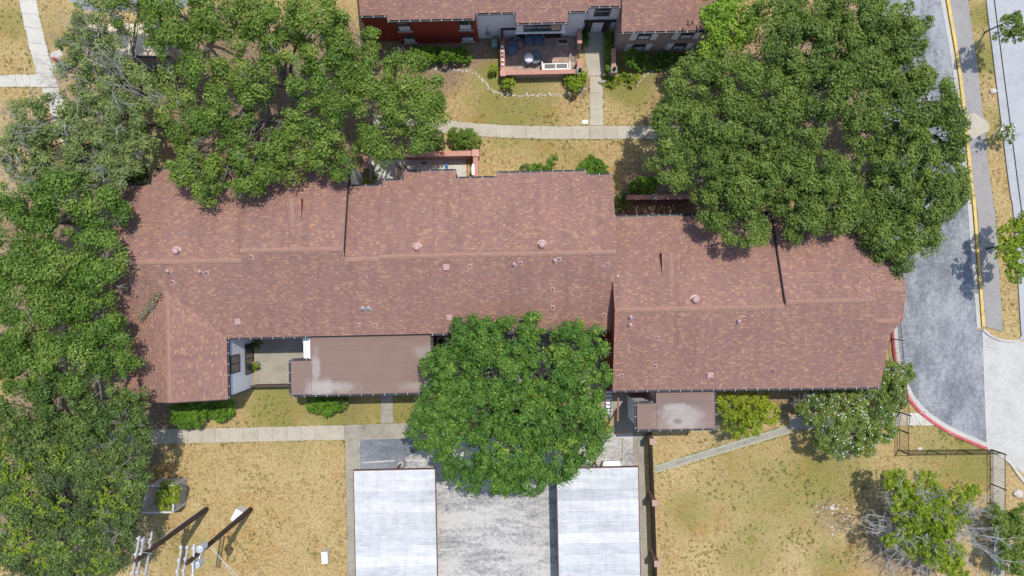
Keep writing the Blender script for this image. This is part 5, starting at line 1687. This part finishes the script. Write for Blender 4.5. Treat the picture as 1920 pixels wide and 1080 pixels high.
def twigs(mb, start, d, ln_, r, depth, spread_=.55, n=4, up=.1):
    pts = [start]
    dd = d.normalized()
    p = start
    for k in range(3):
        dd = (dd + Vector((random.gauss(0, .16), random.gauss(0, .16), random.gauss(0, .12) + up * .3))).normalized()
        p = p + dd * ln_ / 3
        pts.append(p)
    mb.tube(pts, [r, r * .85, r * .7, r * .5], 4 if depth > 1 else 3, cap=False)
    if depth > 0:
        for k in range(n):
            at = pts[random.choice((1, 2, 3, 3))]
            nd = (dd + Vector((random.gauss(0, spread_), random.gauss(0, spread_), random.gauss(0, spread_ * .6)))).normalized()
            twigs(mb, at, nd, ln_ * random.uniform(.55, .8), r * .55, depth - 1, spread_, n, up)

def tree(name, label, lobes, z, mat, base=None, cat='tree', group=None, dens=1.0, leaf=.105, flat=.62, sub_r=(.38, .75), per=85, trunk_r=.28, gaps=0.0,
         bark=M_BARK, fork=.35, deadtwigs=0, twig_mat=M_BARKPALE, flowers=0, up=.55, sub_k=1.25, twig_len=1.3, core=.55, wfac=.55, fill=1.0):
    global LEAVES
    L_ = px_lobes(lobes, z)
    cx = sum(c.x for c, r in L_) / len(L_); cy = sum(c.y for c, r in L_) / len(L_)
    b = P(*base) if base else Vector((cx, cy, 0))
    root = thing(name, b, label, cat, group)
    fz = min(c.z for c, r in L_) * fork
    # trunk and limbs
    ft = b + Vector((random.uniform(-.2, .2), random.uniform(-.2, .2), fz))
    mb = MB().tube([b + Vector((0, 0, -.05)), b + Vector((0, 0, .25)), b.lerp(ft, .5) + Vector((.05, .04, 0)), ft], [trunk_r * 1.5, trunk_r * 1.1, trunk_r, trunk_r * .95], 9)
    mb.build('trunk', bark, root)
    C, N, Ls, T, subs = crown_arrays(L_, dens, leaf, sub_r, flat, sub_k, per, up=up, gaps=gaps, core=core, fill=fill)
    lim = MB(); tw = MB()
    for (c, r), (sp, sr) in zip(L_, subs):
        end = Vector(c) + Vector((0, 0, -r * .15))
        pts = bend(ft, end, 5, .14)
        rr = trunk_r * .55
        lim.tube(pts, [rr, rr * .85, rr * .7, rr * .55, rr * .42, rr * .3], 6)
        k = min(len(sp), 7)
        for i in (rng.choice(len(sp), k, replace=False) if len(sp) else []):
            tp = Vector(sp[i])
            tw.tube(bend(pts[random.choice((3, 4, 5))], tp, 3, .15), [rr * .3, rr * .22, rr * .15, .015], 4, cap=False)
    lim.build('limb', bark, root)
    tw.build('branch', M_TWIG if twig_mat is M_BARKPALE else bark, root)
    if deadtwigs:
        dm = MB()
        for _ in range(deadtwigs):
            c, r = random.choice(L_)
            d = Vector((random.gauss(0, 1), random.gauss(0, 1), random.uniform(.1, .9))).normalized()
            st = Vector(c) + Vector((d.x * r * .35, d.y * r * .35, r * .35 * d.z))
            twigs(dm, st, d, twig_len * random.uniform(.7, 1.2), min(.03, .012 + .012 * twig_len), 2)
        dm.build('bare_twigs', twig_mat, root, kind='stuff')
    leaf_object('crown', C, N, Ls, Ls * wfac * rng.uniform(.8, 1.2, len(Ls)), T, mat, root)
    LEAVES += len(C)
    if flowers:
        idx = rng.choice(len(C), flowers, replace=False)
        top = C[idx] + np.array([0, 0, .10])
        cl = np.repeat(top, 3, 0) + rng.normal(0, .035, (flowers * 3, 3))
        n = len(cl)
        leaf_object('blossom', cl, rng.normal(0, .4, (n, 3)) + np.array([0, 0, 1]), np.full(n, .042), np.full(n, .034), rng.random(n), L_FLOWER, root, kind='stuff')
        LEAVES += n
    return root

G_T = 'live oaks shading the row'
OAK = dict(mat=L_OAKB, group=G_T, gaps=.12, deadtwigs=14, leaf=.10, sub_r=(.34, .85), sub_k=1.05, flat=.85, trunk_r=.30, up=.5, fill=.08, bark=M_BARKMID, twig_len=.8, twig_mat=M_TWIG)
tree('grey_leaved_tree', 'thin grey-leaved tree nearest the hydrant at upper left', [(185, 40, 46), (160, 92, 48), (208, 105, 46), (150, 140, 38), (225, 150, 46), (185, 165, 40), (250, 40, 30), (270, 175, 34)], 8, L_GREY, base=(262, 170), group='grey-leaved trees', dens=.75, gaps=.08, fill=.9, deadtwigs=42, twig_mat=M_TWIG, leaf=.09, sub_r=(.3, .6), twig_len=1.7)
tree('grey_leaved_tree', 'spreading grey-leaved tree below the thin one at far left', [(55, 230, 42), (110, 222, 50), (170, 232, 52), (236, 222, 46), (45, 290, 46), (110, 290, 56), (180, 290, 58), (250, 282, 46), (80, 335, 36), (20, 270, 30), (150, 335, 36), (215, 325, 36)], 7.5, L_GREY, base=(318, 243), group='grey-leaved trees', dens=.85, gaps=.04, fill=1.1, deadtwigs=46, twig_mat=M_TWIG, leaf=.09, sub_r=(.3, .62), twig_len=1.6)
tree('oak_tree', 'bright green oak at the top edge left of the red front', [(250, 18, 44), (330, 25, 55), (410, 22, 52), (322, 82, 42), (385, 92, 44), (470, 30, 44), (300, 60, 30)], 9, base=(400, 70), **OAK)
tree('oak_tree', 'broad oak between the top edge and the red front', [(520, 38, 52), (595, 42, 52), (655, 70, 46), (540, 108, 50), (618, 112, 50), (470, 105, 40), (570, 150, 40), (655, 120, 36), (500, 70, 40)], 9, base=(562, 178), **OAK)
tree('oak_tree', 'oak with gnarled pale limbs in the middle of the upper left grove', [(340, 165, 38), (385, 140, 38), (440, 195, 50), (345, 215, 44), (400, 238, 46), (465, 262, 36), (478, 152, 36), (350, 262, 32)], 8.5, base=(505, 170), **OAK)
tree('oak_tree', 'low oak overhanging the west end of the north eave', [(338, 300, 32), (375, 325, 36), (420, 325, 42), (395, 355, 24), (465, 320, 40), (510, 310, 42), (560, 285, 42), (615, 285, 44), (645, 300, 36), (530, 235, 34), (590, 225, 44), (640, 210, 40), (470, 345, 26)], 8.5, base=(520, 240), **OAK)
OAK2 = dict(OAK); OAK2.update(fill=.7, gaps=.04, mat=L_OAKB, leaf=.09, deadtwigs=4)
tree('oak_tree', 'rounded oak beside the curving stone border', [(700, 148, 44), (765, 145, 46), (700, 205, 50), (768, 208, 54), (722, 258, 44), (805, 175, 34), (675, 115, 34), (770, 262, 36), (815, 215, 24), (740, 110, 26), (690, 280, 28)], 7.5, base=(745, 205), **OAK2)
OAK3 = dict(OAK); OAK3.update(mat=L_OAKW, fill=.08, gaps=.13, group='oaks along the west end', sub_k=1.15, deadtwigs=9)
tree('oak_tree', 'uppermost oak of the column along the west roof end', [(45, 378, 48), (115, 368, 52), (180, 380, 46), (25, 425, 40), (95, 432, 46), (205, 395, 30)], 9, base=(150, 420), **OAK3)
tree('oak_tree', 'second oak down the column along the west roof end', [(60, 515, 52), (130, 505, 52), (190, 475, 48), (195, 525, 48), (120, 560, 46), (25, 470, 40), (30, 560, 40)], 9.5, base=(160, 520), **OAK3)
tree('oak_tree', 'third oak down the column beside the fallen brush on the roof', [(55, 625, 54), (125, 605, 54), (190, 590, 46), (60, 695, 54), (140, 680, 54), (205, 650, 46), (20, 660, 40), (220, 690, 34)], 9.5, base=(170, 640), **OAK3)
tree('oak_tree', 'dark oak at the lower west corner of the roof', [(115, 745, 54), (185, 735, 50), (228, 790, 46), (160, 790, 46), (50, 765, 54), (250, 800, 32), (245, 750, 28), (20, 800, 40)], 9, base=(190, 790), **{**OAK3, 'mat': L_DEEP})
tree('vine_covered_tree', 'dark tree draped with pale vines in the lower left corner', [(35, 850, 52), (95, 840, 52), (155, 855, 52), (215, 865, 44), (255, 850, 30), (55, 925, 58), (135, 935, 62), (215, 940, 52), (55, 1015, 58), (135, 1025, 62), (205, 1030, 48), (240, 985, 30), (20, 1070, 50), (90, 1090, 50), (250, 900, 30)], 7.5, L_VINE, base=(170, 960), dens=.95, gaps=.02, fill=1.3, deadtwigs=22, twig_mat=M_TWIG, leaf=.09, sub_r=(.32, .62))
vine_tree_lobes = px_lobes([(35, 850, 52), (95, 840, 52), (155, 855, 52), (215, 865, 44), (55, 925, 58), (135, 935, 62), (215, 940, 52), (55, 1015, 58), (135, 1025, 62), (205, 1030, 48)], 7.5, 0)
vt = bpy.data.objects['vine_covered_tree']
vc = []
for _ in range(150):
    c_, r_ = random.choice(vine_tree_lobes)
    a0 = random.uniform(0, 6.28); rad_ = random.uniform(0, .75) * r_
    p = Vector(c_) + Vector((math.cos(a0) * rad_, math.sin(a0) * rad_, 0)); p.z = c_.z + r_ * .62 * math.sqrt(max(0, 1 - (rad_ / r_) ** 2)) + .05
    hd = random.uniform(0, 6.28)
    for k in range(random.randint(6, 16)):
        hd += random.gauss(0, .45)
        p = p + Vector((math.cos(hd) * .11, math.sin(hd) * .11, random.gauss(-.01, .04)))
        for _j in range(3):
            vc.append((p.x + random.gauss(0, .06), p.y + random.gauss(0, .06), p.z + random.gauss(.03, .05)))
vc = np.array(vc); nvc = len(vc)
leaf_object('vine', vc, rng.normal(0, .5, (nvc, 3)) + np.array([0, 0, .9]), rng.uniform(.06, .12, nvc), rng.uniform(.035, .06, nvc), rng.uniform(.2, .9, nvc), L_YEL, vt, kind='stuff')
tree('ash_tree', 'large round bright green tree over the parking lot', [(900, 640, 50), (960, 640, 42), (1000, 610, 26), (1075, 655, 46), (1110, 642, 30), (860, 690, 54), (935, 700, 62), (1025, 700, 60), (1090, 715, 46), (835, 745, 48), (900, 775, 64), (985, 775, 66), (1060, 785, 60), (1105, 770, 38), (815, 808, 46), (875, 850, 54), (955, 850, 60), (1035, 855, 50), (1090, 830, 42), (935, 895, 34), (995, 900, 32), (880, 900, 24), (870, 615, 22), (820, 690, 30), (805, 780, 30), (1130, 700, 18), (1120, 805, 26)], 7.6, L_ASH, base=(955, 770), dens=1.0, gaps=.03, leaf=.098, sub_r=(.26, .62), flat=.75, fill=.5, trunk_r=.36, deadtwigs=12, twig_len=.7, twig_mat=M_TWIG, sub_k=1.4, per=82, up=.55)
tree('lime_tree', 'yellow-green tree beside the brick front at the top edge', [(1338, 18, 32), (1368, 48, 42), (1342, 85, 28), (1400, 22, 36), (1328, 55, 20)], 8, L_LIME, base=(1370, 70), dens=1.0, gaps=.08, leaf=.11)
BIG = dict(mat=L_OAK, group='dense live oaks beside the road', gaps=.03, deadtwigs=3, leaf=.095, sub_r=(.28, .72), sub_k=1.38, flat=.8, trunk_r=.36, up=.6, fill=1.15, per=85, twig_len=.7, twig_mat=M_TWIG)
tree('live_oak', 'great live oak overhanging the eastern north eave', [(1300, 158, 50), (1368, 150, 56), (1440, 188, 62), (1495, 172, 46), (1268, 228, 48), (1340, 238, 60), (1418, 268, 64), (1488, 250, 56), (1258, 300, 42), (1328, 318, 58), (1398, 345, 62), (1470, 330, 60), (1535, 330, 50), (1560, 392, 42), (1500, 400, 46), (1398, 432, 40), (1350, 385, 44), (1560, 350, 44), (1590, 400, 24)], 8.8, base=(1400, 290), **BIG)
tree('live_oak', 'live oak at the top edge between lime tree and road', [(1450, 40, 52), (1530, 30, 58), (1600, 38, 58), (1660, 40, 48), (1500, 98, 56), (1570, 108, 58), (1640, 108, 58), (1690, 72, 44), (1540, 168, 52), (1605, 185, 50), (1440, 105, 40), (1730, 42, 16)], 9, base=(1560, 130), **BIG)
tree('live_oak', 'live oak whose crown reaches the yellow kerb', [(1690, 150, 48), (1742, 188, 50), (1680, 228, 54), (1750, 258, 50), (1620, 245, 36), (1785, 225, 26), (1700, 300, 54), (1768, 318, 46), (1645, 310, 44), (1795, 280, 22), (1715, 130, 30)], 8.5, base=(1660, 250), **BIG)
tree('live_oak', 'lowest live oak beside the road and roof end', [(1625, 360, 42), (1680, 378, 54), (1740, 380, 50), (1780, 360, 34), (1660, 435, 48), (1718, 440, 40), (1695, 488, 28), (1640, 400, 40)], 8, base=(1660, 400), **BIG)
tree('street_tree', 'small round street tree near the upper right corner', [(1893, 48, 22), (1878, 68, 14), (1912, 62, 18), (1905, 36, 14)], 4.0, L_OAK, base=(1846, 61), dens=1.3, gaps=.0, trunk_r=.06, leaf=.08, sub_r=(.18, .34), fork=.6)
tree('flowering_shrub', 'white-flowered shrub on the grass strip beside the street', [(1880, 245, 14), (1890, 255, 14), (1895, 240, 10), (1872, 258, 9)], 1.9, L_FLOWER_G, base=(1866, 253), cat='shrub', dens=.9, trunk_r=.03, leaf=.085, sub_r=(.14, .26), fork=.4, flowers=60, deadtwigs=6, twig_len=.5)
tree('street_tree', 'leafy green street tree at the right edge casting shade on the pavement', [(1898, 440, 26), (1885, 470, 20), (1912, 480, 30), (1905, 510, 18), (1920, 420, 22)], 4.2, L_YEL, base=(1850, 466), dens=1.2, trunk_r=.08, leaf=.10, sub_r=(.22, .42), fork=.6)
SH = dict(cat='shrub', trunk_r=.06, leaf=.075, sub_r=(.20, .38), fork=.4, core=.5, sub_k=1.6)
tree('lime_shrub', 'bright yellow-green shrub beside the small flat roof', [(1372, 765, 26), (1408, 762, 30), (1440, 775, 22), (1378, 798, 22), (1408, 796, 22), (1360, 750, 16), (1432, 752, 16)], 2.9, L_LIMEY, base=(1398, 772), dens=1.2, **SH)
tree('oleander', 'large white-flowered oleander below the east roof end', [(1528, 770, 34), (1580, 762, 44), (1638, 750, 42), (1598, 808, 40), (1552, 818, 30), (1648, 798, 32), (1506, 762, 16), (1620, 835, 22), (1570, 845, 18)], 3.0, L_FLOWER_G, base=(1570, 775), dens=1.15, flowers=560, deadtwigs=34, twig_mat=M_TWIG, twig_len=.7, **SH)
tree('oleander', 'tall oleander between iron fence and roof end', [(1668, 720, 32), (1688, 700, 24), (1665, 690, 18), (1675, 750, 26), (1640, 720, 20)], 3.2, L_FLOWER_G, base=(1655, 725), dens=1.15, flowers=70, deadtwigs=14, twig_mat=M_TWIG, twig_len=.7, **SH)
# half-bare tree, lower right
tr = tree('half_bare_tree', 'half-bare yellow-green tree with grey branches in the lower right corner', [(1680, 905, 27), (1700, 925, 32), (1735, 905, 27), (1690, 950, 27), (1730, 955, 29), (1765, 940, 24), (1800, 935, 27), (1700, 985, 29), (1735, 1000, 34), (1770, 985, 32), (1800, 970, 22), (1745, 1035, 32), (1780, 1045, 32), (1710, 1030, 22), (1670, 1010, 17), (1820, 920, 17), (1790, 1070, 24)], 4.2, L_YEL, base=(1762, 985), dens=1.0, gaps=.30, trunk_r=.14, leaf=.075, sub_r=(.12, .30), fork=.35, deadtwigs=40, twig_mat=M_BARKPALE, twig_len=.9, sub_k=1.9, core=.15, fill=.1)
bm = MB()
b0 = P(1762, 985, 1.6)
for (x, y, z) in ((1632, 965, 3.4), (1645, 985, 3.6), (1628, 990, 3.0), (1655, 1015, 3.5), (1670, 1045, 3.6), (1700, 1060, 3.9), (1650, 975, 3.6), (1640, 1000, 3.4), (1665, 1030, 3.8), (1680, 1060, 3.6), (1700, 960, 4.4), (1740, 940, 4.6), (1730, 1010, 4.8), (1800, 960, 4.6), (1840, 960, 4.4), (1850, 990, 4.4), (1870, 1010, 4.2), (1855, 1040, 4.4), (1880, 1050, 4.0), (1820, 1000, 4.8), (1860, 930, 3.8), (1780, 1030, 4.8), (1740, 1060, 4.4), (1720, 1080, 4.0), (1830, 1070, 4.2), (1690, 1000, 4.4)):
    e = P(x, y, z)
    pts = bend(b0, e, 5, .10)
    bm.tube(pts, [.07, .06, .05, .042, .034, .024], 5, cap=False)
    for i in (2, 3, 4, 5):
        for _ in range(2):
            d = (e - b0).normalized() + Vector((random.gauss(0, .5), random.gauss(0, .5), random.gauss(0.15, .3)))
            twigs(bm, pts[i], d, random.uniform(.5, .95), .026, 2, .55, 3, .1)
bm.build('bare_branches', M_BARKPALE, tr, kind='stuff')
tree('evergreen_shrub', 'dark glossy green shrub at the lower right edge behind the bare branches', [(1885, 985, 26), (1905, 1010, 30), (1870, 965, 18), (1890, 1045, 24), (1918, 970, 22), (1915, 1060, 24)], 3.0, L_OAKB, base=(1885, 985), dens=1.2, **SH)

def bush(label, lobes, z, mat, name='bush', leaf=.06, dens=1.5, flat=.8, group=None, sub_r=(.14, .26), base=None, flowers=0):
    return tree(name, label, lobes, z, mat, base=base, cat='bush', group=group, dens=dens, leaf=leaf, flat=flat, sub_r=sub_r, per=80, sub_k=2.2, trunk_r=.04, fork=.3, core=.8, flowers=flowers, wfac=.6)
bush('clipped round bush below the west wing, left of its pair', [(340, 772, 19), (362, 780, 22), (345, 788, 15), (372, 768, 16), (330, 785, 10)], 1.3, L_HEDGE, group='clipped bushes')
bush('clipped round bush below the west wing, right of its pair', [(405, 768, 18), (425, 766, 16), (412, 778, 12), (392, 772, 12)], 1.2, L_HEDGE, group='clipped bushes')
bush('clipped bush against the long brown flat roof', [(592, 756, 17), (615, 757, 20), (636, 754, 15), (612, 768, 11)], 1.3, L_HEDGE, group='clipped bushes')
bush('leafy vine growing out of the slat enclosure', [(314, 914, 13), (320, 930, 15), (310, 944, 12), (328, 918, 10), (304, 928, 10)], 2.7, L_YEL, 'vine', .075, 1.2, base=(336, 925))
bush('small bright shrub at the outer corner of the patio wall', [(953, 150, 10), (958, 158, 8), (947, 158, 7)], .9, L_YEL, leaf=.07)
bush('smallest shrub west of the patio wall', [(926, 129, 7), (924, 137, 6)], .7, L_YEL, leaf=.07)
bush('round bright shrub in front of the patio bench', [(1070, 150, 13), (1086, 150, 12), (1078, 161, 12), (1092, 142, 8)], 1.1, L_YEL, leaf=.07)
bush('long clipped hedge under the red front', [(785, 103, 13), (800, 100, 14), (818, 104, 15), (838, 103, 14), (856, 104, 13), (870, 107, 12), (780, 95, 10), (865, 98, 10)], 1.2, L_HEDGE, 'hedge')
bush('narrow dark hedge left of the entry walk', [(1096, 72, 6), (1096, 80, 6), (1095, 64, 6)], .8, L_HEDGE, 'hedge')
bush('long narrow hedge right of the entry walk', [(1141, 66, 8), (1142, 78, 8), (1143, 90, 9), (1143, 102, 9), (1144, 114, 9), (1143, 124, 8)], .9, L_HEDGE, 'hedge')
bush('dark leafy shrub at the foot of the brick front', [(1182, 104, 12), (1186, 116, 10)], 1.6, L_HEDGE)
bush('low yellow-green ground bed right of the entry walk', [(1140, 152, 10), (1158, 148, 11), (1176, 154, 10), (1190, 150, 9), (1150, 158, 7), (1170, 144, 8)], .35, L_YEL, 'flower_bed', .06, .7)
bush('dark shrub bed under the brick windows', [(1210, 112, 14), (1235, 116, 15), (1260, 116, 16), (1285, 118, 16), (1200, 125, 10), (1300, 112, 14), (1245, 108, 10)], .9, L_HEDGE, 'shrub_bed', .07, .8)
bush('leafy shrub beside the walkway above the court wall', [(856, 255, 15), (872, 262, 16), (888, 264, 14), (862, 272, 11), (880, 252, 10)], 1.5, L_OAKB)
bush('dark shrub left of the walkway shrub above the court wall', [(818, 258, 14), (824, 270, 11), (812, 270, 10)], 1.5, L_DEEP)
bush('low dark hedge at the middle north eave', [(985, 318, 10), (1000, 318, 10), (1012, 317, 9)], 1.1, L_HEDGE)
bush('small upright shrub rising above the low hedge', [(1030, 312, 8), (1034, 303, 8), (1039, 295, 6)], 2.2, L_HEDGE, base=(1024, 320))
bush('round dark green bush at the middle north eave', [(1098, 318, 16), (1116, 315, 17), (1108, 306, 13), (1128, 322, 12)], 1.3, L_HEDGE, base=(1108, 322))
bush('shaded green shrub above the east court wall', [(1200, 345, 14), (1212, 350, 15), (1190, 352, 10), (1222, 342, 10)], 1.0, L_HEDGE)
bush('dark shrub between the roof step and the east court', [(1163, 375, 10), (1170, 384, 10), (1160, 390, 8), (1166, 366, 8)], 1.6, L_DEEP)
bush('green shrub beside the grey board fence', [(694, 344, 10), (698, 330, 8), (692, 352, 8)], 1.0, L_YEL)
bush('shrub in the shade at the foot of the red front', [(700, 90, 13), (690, 75, 13), (705, 72, 9)], 2.5, L_OAKB)
bush('small fern beside the large court window', [(479, 684, 6), (482, 690, 4)], .6, L_YEL, 'fern', .08)
bush('small dark plant in the upper corner of the court', [(484, 643, 6), (482, 650, 4)], .7, L_HEDGE, 'fern', .08)
bush('dark bush by the stepped north-west roof corner', [(240, 330, 22), (258, 322, 18), (222, 340, 16)], 2.2, L_DEEP, leaf=.08)

# fallen brush on the western roof
rb = thing('fallen_brush', on_roof(288, 570), 'dead fallen branch with dry leaves lying on the west roof', 'branch')
mb = MB()
a, b = on_roof(300, 550) + Vector((0, 0, .1)), on_roof(266, 598) + Vector((0, 0, .1))
for _ in range(14):
    d = (b - a).normalized() + Vector((random.gauss(0, .25), random.gauss(0, .25), random.gauss(0.05, .1)))
    twigs(mb, a.lerp(b, random.uniform(0, .6)), d, .8, .025, 1, .4, 3, 0)
mb.build('twigs', M_TWIG, rb, kind='stuff')
n = 900
t = rng.random(n)
wob = np.stack([rng.normal(0, .13, n), rng.normal(0, .13, n), np.abs(rng.normal(.12, .10, n))], 1)
cc = np.array(a)[None] * (1 - t[:, None]) + np.array(b)[None] * t[:, None] + wob
leaf_object('dry_leaves', cc, rng.normal(0, .6, (n, 3)) + np.array([0, 0, .7]), np.full(n, .07), np.full(n, .045), rng.random(n), L_DEAD, rb, kind='stuff')

# ------------------------------------------------------------------ grass tufts and weeds (uncountable)
def blocked(x, y):
    return False

LAWNS = [  # pixel polygons of open lawn, tuft density per m2, share of green
    ([(262, 838), (646, 826), (652, 1085), (255, 1085), (240, 900)], 9, .28), ([(1232, 890), (1480, 812), (1500, 860), (1680, 850), (1850, 858), (1850, 960), (1640, 960), (1600, 1085), (1238, 1085)], 9, .34),
    ([(440, 742), (545, 742), (710, 756), (712, 792), (440, 798)], 9, .5), ([(740, 756), (790, 756), (770, 792), (740, 792)], 9, .6), ([(850, 140), (935, 175), (1100, 180), (1100, 235), (850, 222)], 10, .42),
    ([(1136, 165), (1230, 170), (1240, 232), (1136, 232)], 9, .42), ([(905, 264), (1215, 266), (1180, 340), (1105, 312), (905, 330)], 9, .35), ([(0, 0), (33, 0), (60, 130), (0, 138)], 8, .3),
    ([(72, 0), (128, 2), (150, 30), (140, 90), (100, 90)], 7, .18), ([(0, 168), (76, 168), (60, 200), (0, 290)], 8, .35), ([(1818, 0), (1851, 0), (1890, 340), (1914, 634), (1884, 632), (1858, 340)], 9, .38),
    ([(1230, 810), (1345, 808), (1345, 840), (1230, 868)], 9, .2), ([(1350, 740), (1500, 740), (1500, 775), (1470, 795), (1350, 830)], 9, .25), ([(1705, 800), (1755, 800), (1850, 846), (1690, 840)], 9, .3), ([(880, 145), (935, 165), (945, 130), (1080, 170), (1090, 145), (940, 170)], 5, .6)]
def inside(pl, x, y):
    c = np.zeros(len(x), bool)
    j = len(pl) - 1
    for i in range(len(pl)):
        xi, yi, xj, yj = pl[i][0], pl[i][1], pl[j][0], pl[j][1]
        m = ((yi > y) != (yj > y)) & (x < (xj - xi) * (y - yi) / (yj - yi + 1e-9) + xi)
        c ^= m
        j = i
    return c
def tufts(name, label, share_green, mat, size, blades):
    Cs = []
    for pl, dn, gr in LAWNS:
        xs = [p[0] for p in pl]; ys = [p[1] for p in pl]
        area = (max(xs) - min(xs)) * (max(ys) - min(ys)) / 484.0
        n = int(area * dn * (gr * 1.5 if share_green else 1 - gr))
        x = rng.uniform(min(xs), max(xs), n); y = rng.uniform(min(ys), max(ys), n)
        # cluster: keep tufts where a slow wave field is high
        f = np.sin(x * .043 + 1.3 * np.sin(y * .031)) + np.sin(y * .057 + 1.1 * np.sin(x * .027)) + rng.normal(0, .55, n)
        k = inside(pl, x, y) & ((f > .55) if share_green else (f < .9))
        Cs.append(np.stack([(x[k] - 960) / 22, (540 - y[k]) / 22, np.zeros(k.sum())], 1))
    C = np.concatenate(Cs)
    C = np.repeat(C, blades, 0)
    n = len(C)
    off = rng.normal(0, size * .75, (n, 3)); off[:, 2] = rng.uniform(.02, .06, n)
    s = size * rng.uniform(.5, 1.1, n)
    leaf_object(name, C + off, rng.normal(0, .5, (n, 3)) + np.array([0, 0, .9]), s, s * .38, rng.random(n), mat, None, kind='stuff', label=label)['category'] = 'grass'
tufts('grass_weeds', 'green weed tufts scattered through the dry lawns', True, L_WEED, .085, 9)
tufts('dry_grass', 'straw-coloured dry grass tufts over the lawns', False, L_DRY, .075, 5)
def litter(name, label, spots, mat, size, on_top):
    Cs = []
    for (x, y, r, n) in spots:
        for _ in range(n):
            px_, py_ = random.gauss(x, r), random.gauss(y, r)
            p = on_roof(px_, py_) if on_top else P(px_, py_, .07)
            if on_top and roof_z(*U(p)) <= 0:
                continue
            Cs.append((p.x, p.y, p.z + .045))
    C = np.array(Cs); n = len(C)
    leaf_object(name, C, rng.normal(0, .25, (n, 3)) + np.array([0, 0, 1.0]), size * rng.uniform(.5, 1.2, n), size * .5 * rng.uniform(.5, 1.2, n), rng.random(n), mat, None, kind='stuff', label=label)['category'] = 'leaf litter'
litter('roof_litter', 'dry leaf litter on the roof below the overhanging trees', [(280, 420, 30, 120), (270, 540, 25, 160), (300, 700, 30, 70), (400, 385, 40, 110), (560, 350, 50, 90), (900, 590, 60, 70), (1050, 600, 50, 60), (1380, 470, 50, 120), (1540, 450, 50, 140), (1640, 480, 20, 60), (600, 560, 200, 40), (1300, 600, 150, 30)], L_DEAD, .05, True)
litter('ground_litter', 'dry leaf litter on the walks and parking lot', [(900, 900, 70, 160), (1010, 950, 80, 120), (720, 830, 50, 60), (1160, 840, 25, 80), (1120, 250, 80, 40), (850, 240, 40, 70), (320, 815, 30, 60), (1720, 540, 40, 120), (1690, 470, 30, 100), (1760, 700, 50, 90), (1720, 130, 40, 80), (1820, 300, 20, 60)], L_DEAD, .05, False)
EDGES = [[(200, 806), (430, 801), (646, 796), (714, 793.5)], [(200, 835), (430, 830), (646, 825), (648, 900), (653, 1100)], [(738.5, 793), (800, 791)], [(713, 745), (714, 792)], [(738, 745), (739, 792)],
         [(830, 225), (900, 231), (960, 234.5), (1040, 236), (1104, 235.5)], [(830, 251), (900, 257), (960, 260), (1040, 262), (1105, 262), (1260, 261)], [(1132, 235), (1260, 235)], [(1105, 145), (1105, 234)], [(1131.5, 145), (1132, 234)],
         [(36, 0), (46, 50), (61, 110), (73, 139)], [(69, 0), (80, 55), (95, 110)], [(0, 164), (77, 164)], [(0, 140), (73, 139)], [(1228, 872), (1478, 796)], [(1229, 889), (1484, 813)], [(1815, 0), (1835, 140), (1857, 340), (1866, 400), (1881, 620)], [(1852, 0), (1893, 340), (1902, 400), (1914, 620)],
         [(1857, 860), (1857, 960)], [(1892, 872), (1910, 896)], [(1700, 798.5), (1752, 798.5)], [(1720, 772), (1752, 773)], [(1760, 803), (1846, 846)]]
Cs = []
for e in EDGES:
    for a_, b_ in zip(e[:-1], e[1:]):
        A_, B_ = P(*a_), P(*b_)
        n = int((B_ - A_).length * 16)
        for _ in range(n):
            t_ = random.random()
            if math.sin(t_ * 31 + A_.x) + math.sin(t_ * 13 + A_.y) + random.gauss(0, .8) < 0:
                continue
            p = A_.lerp(B_, t_)
            Cs.append((p.x + random.gauss(0, .05), p.y + random.gauss(0, .05), random.uniform(.04, .09)))
C = np.array(Cs); n = len(C)
leaf_object('verge_grass', C, rng.normal(0, .5, (n, 3)) + np.array([0, 0, .9]), rng.uniform(.05, .11, n), rng.uniform(.02, .04, n), rng.random(n), L_WEED, None, kind='stuff', label='ragged grass creeping over the edges of the walks')['category'] = 'grass'
import sys
sys.stderr.write('LEAVES %d\n' % LEAVES)
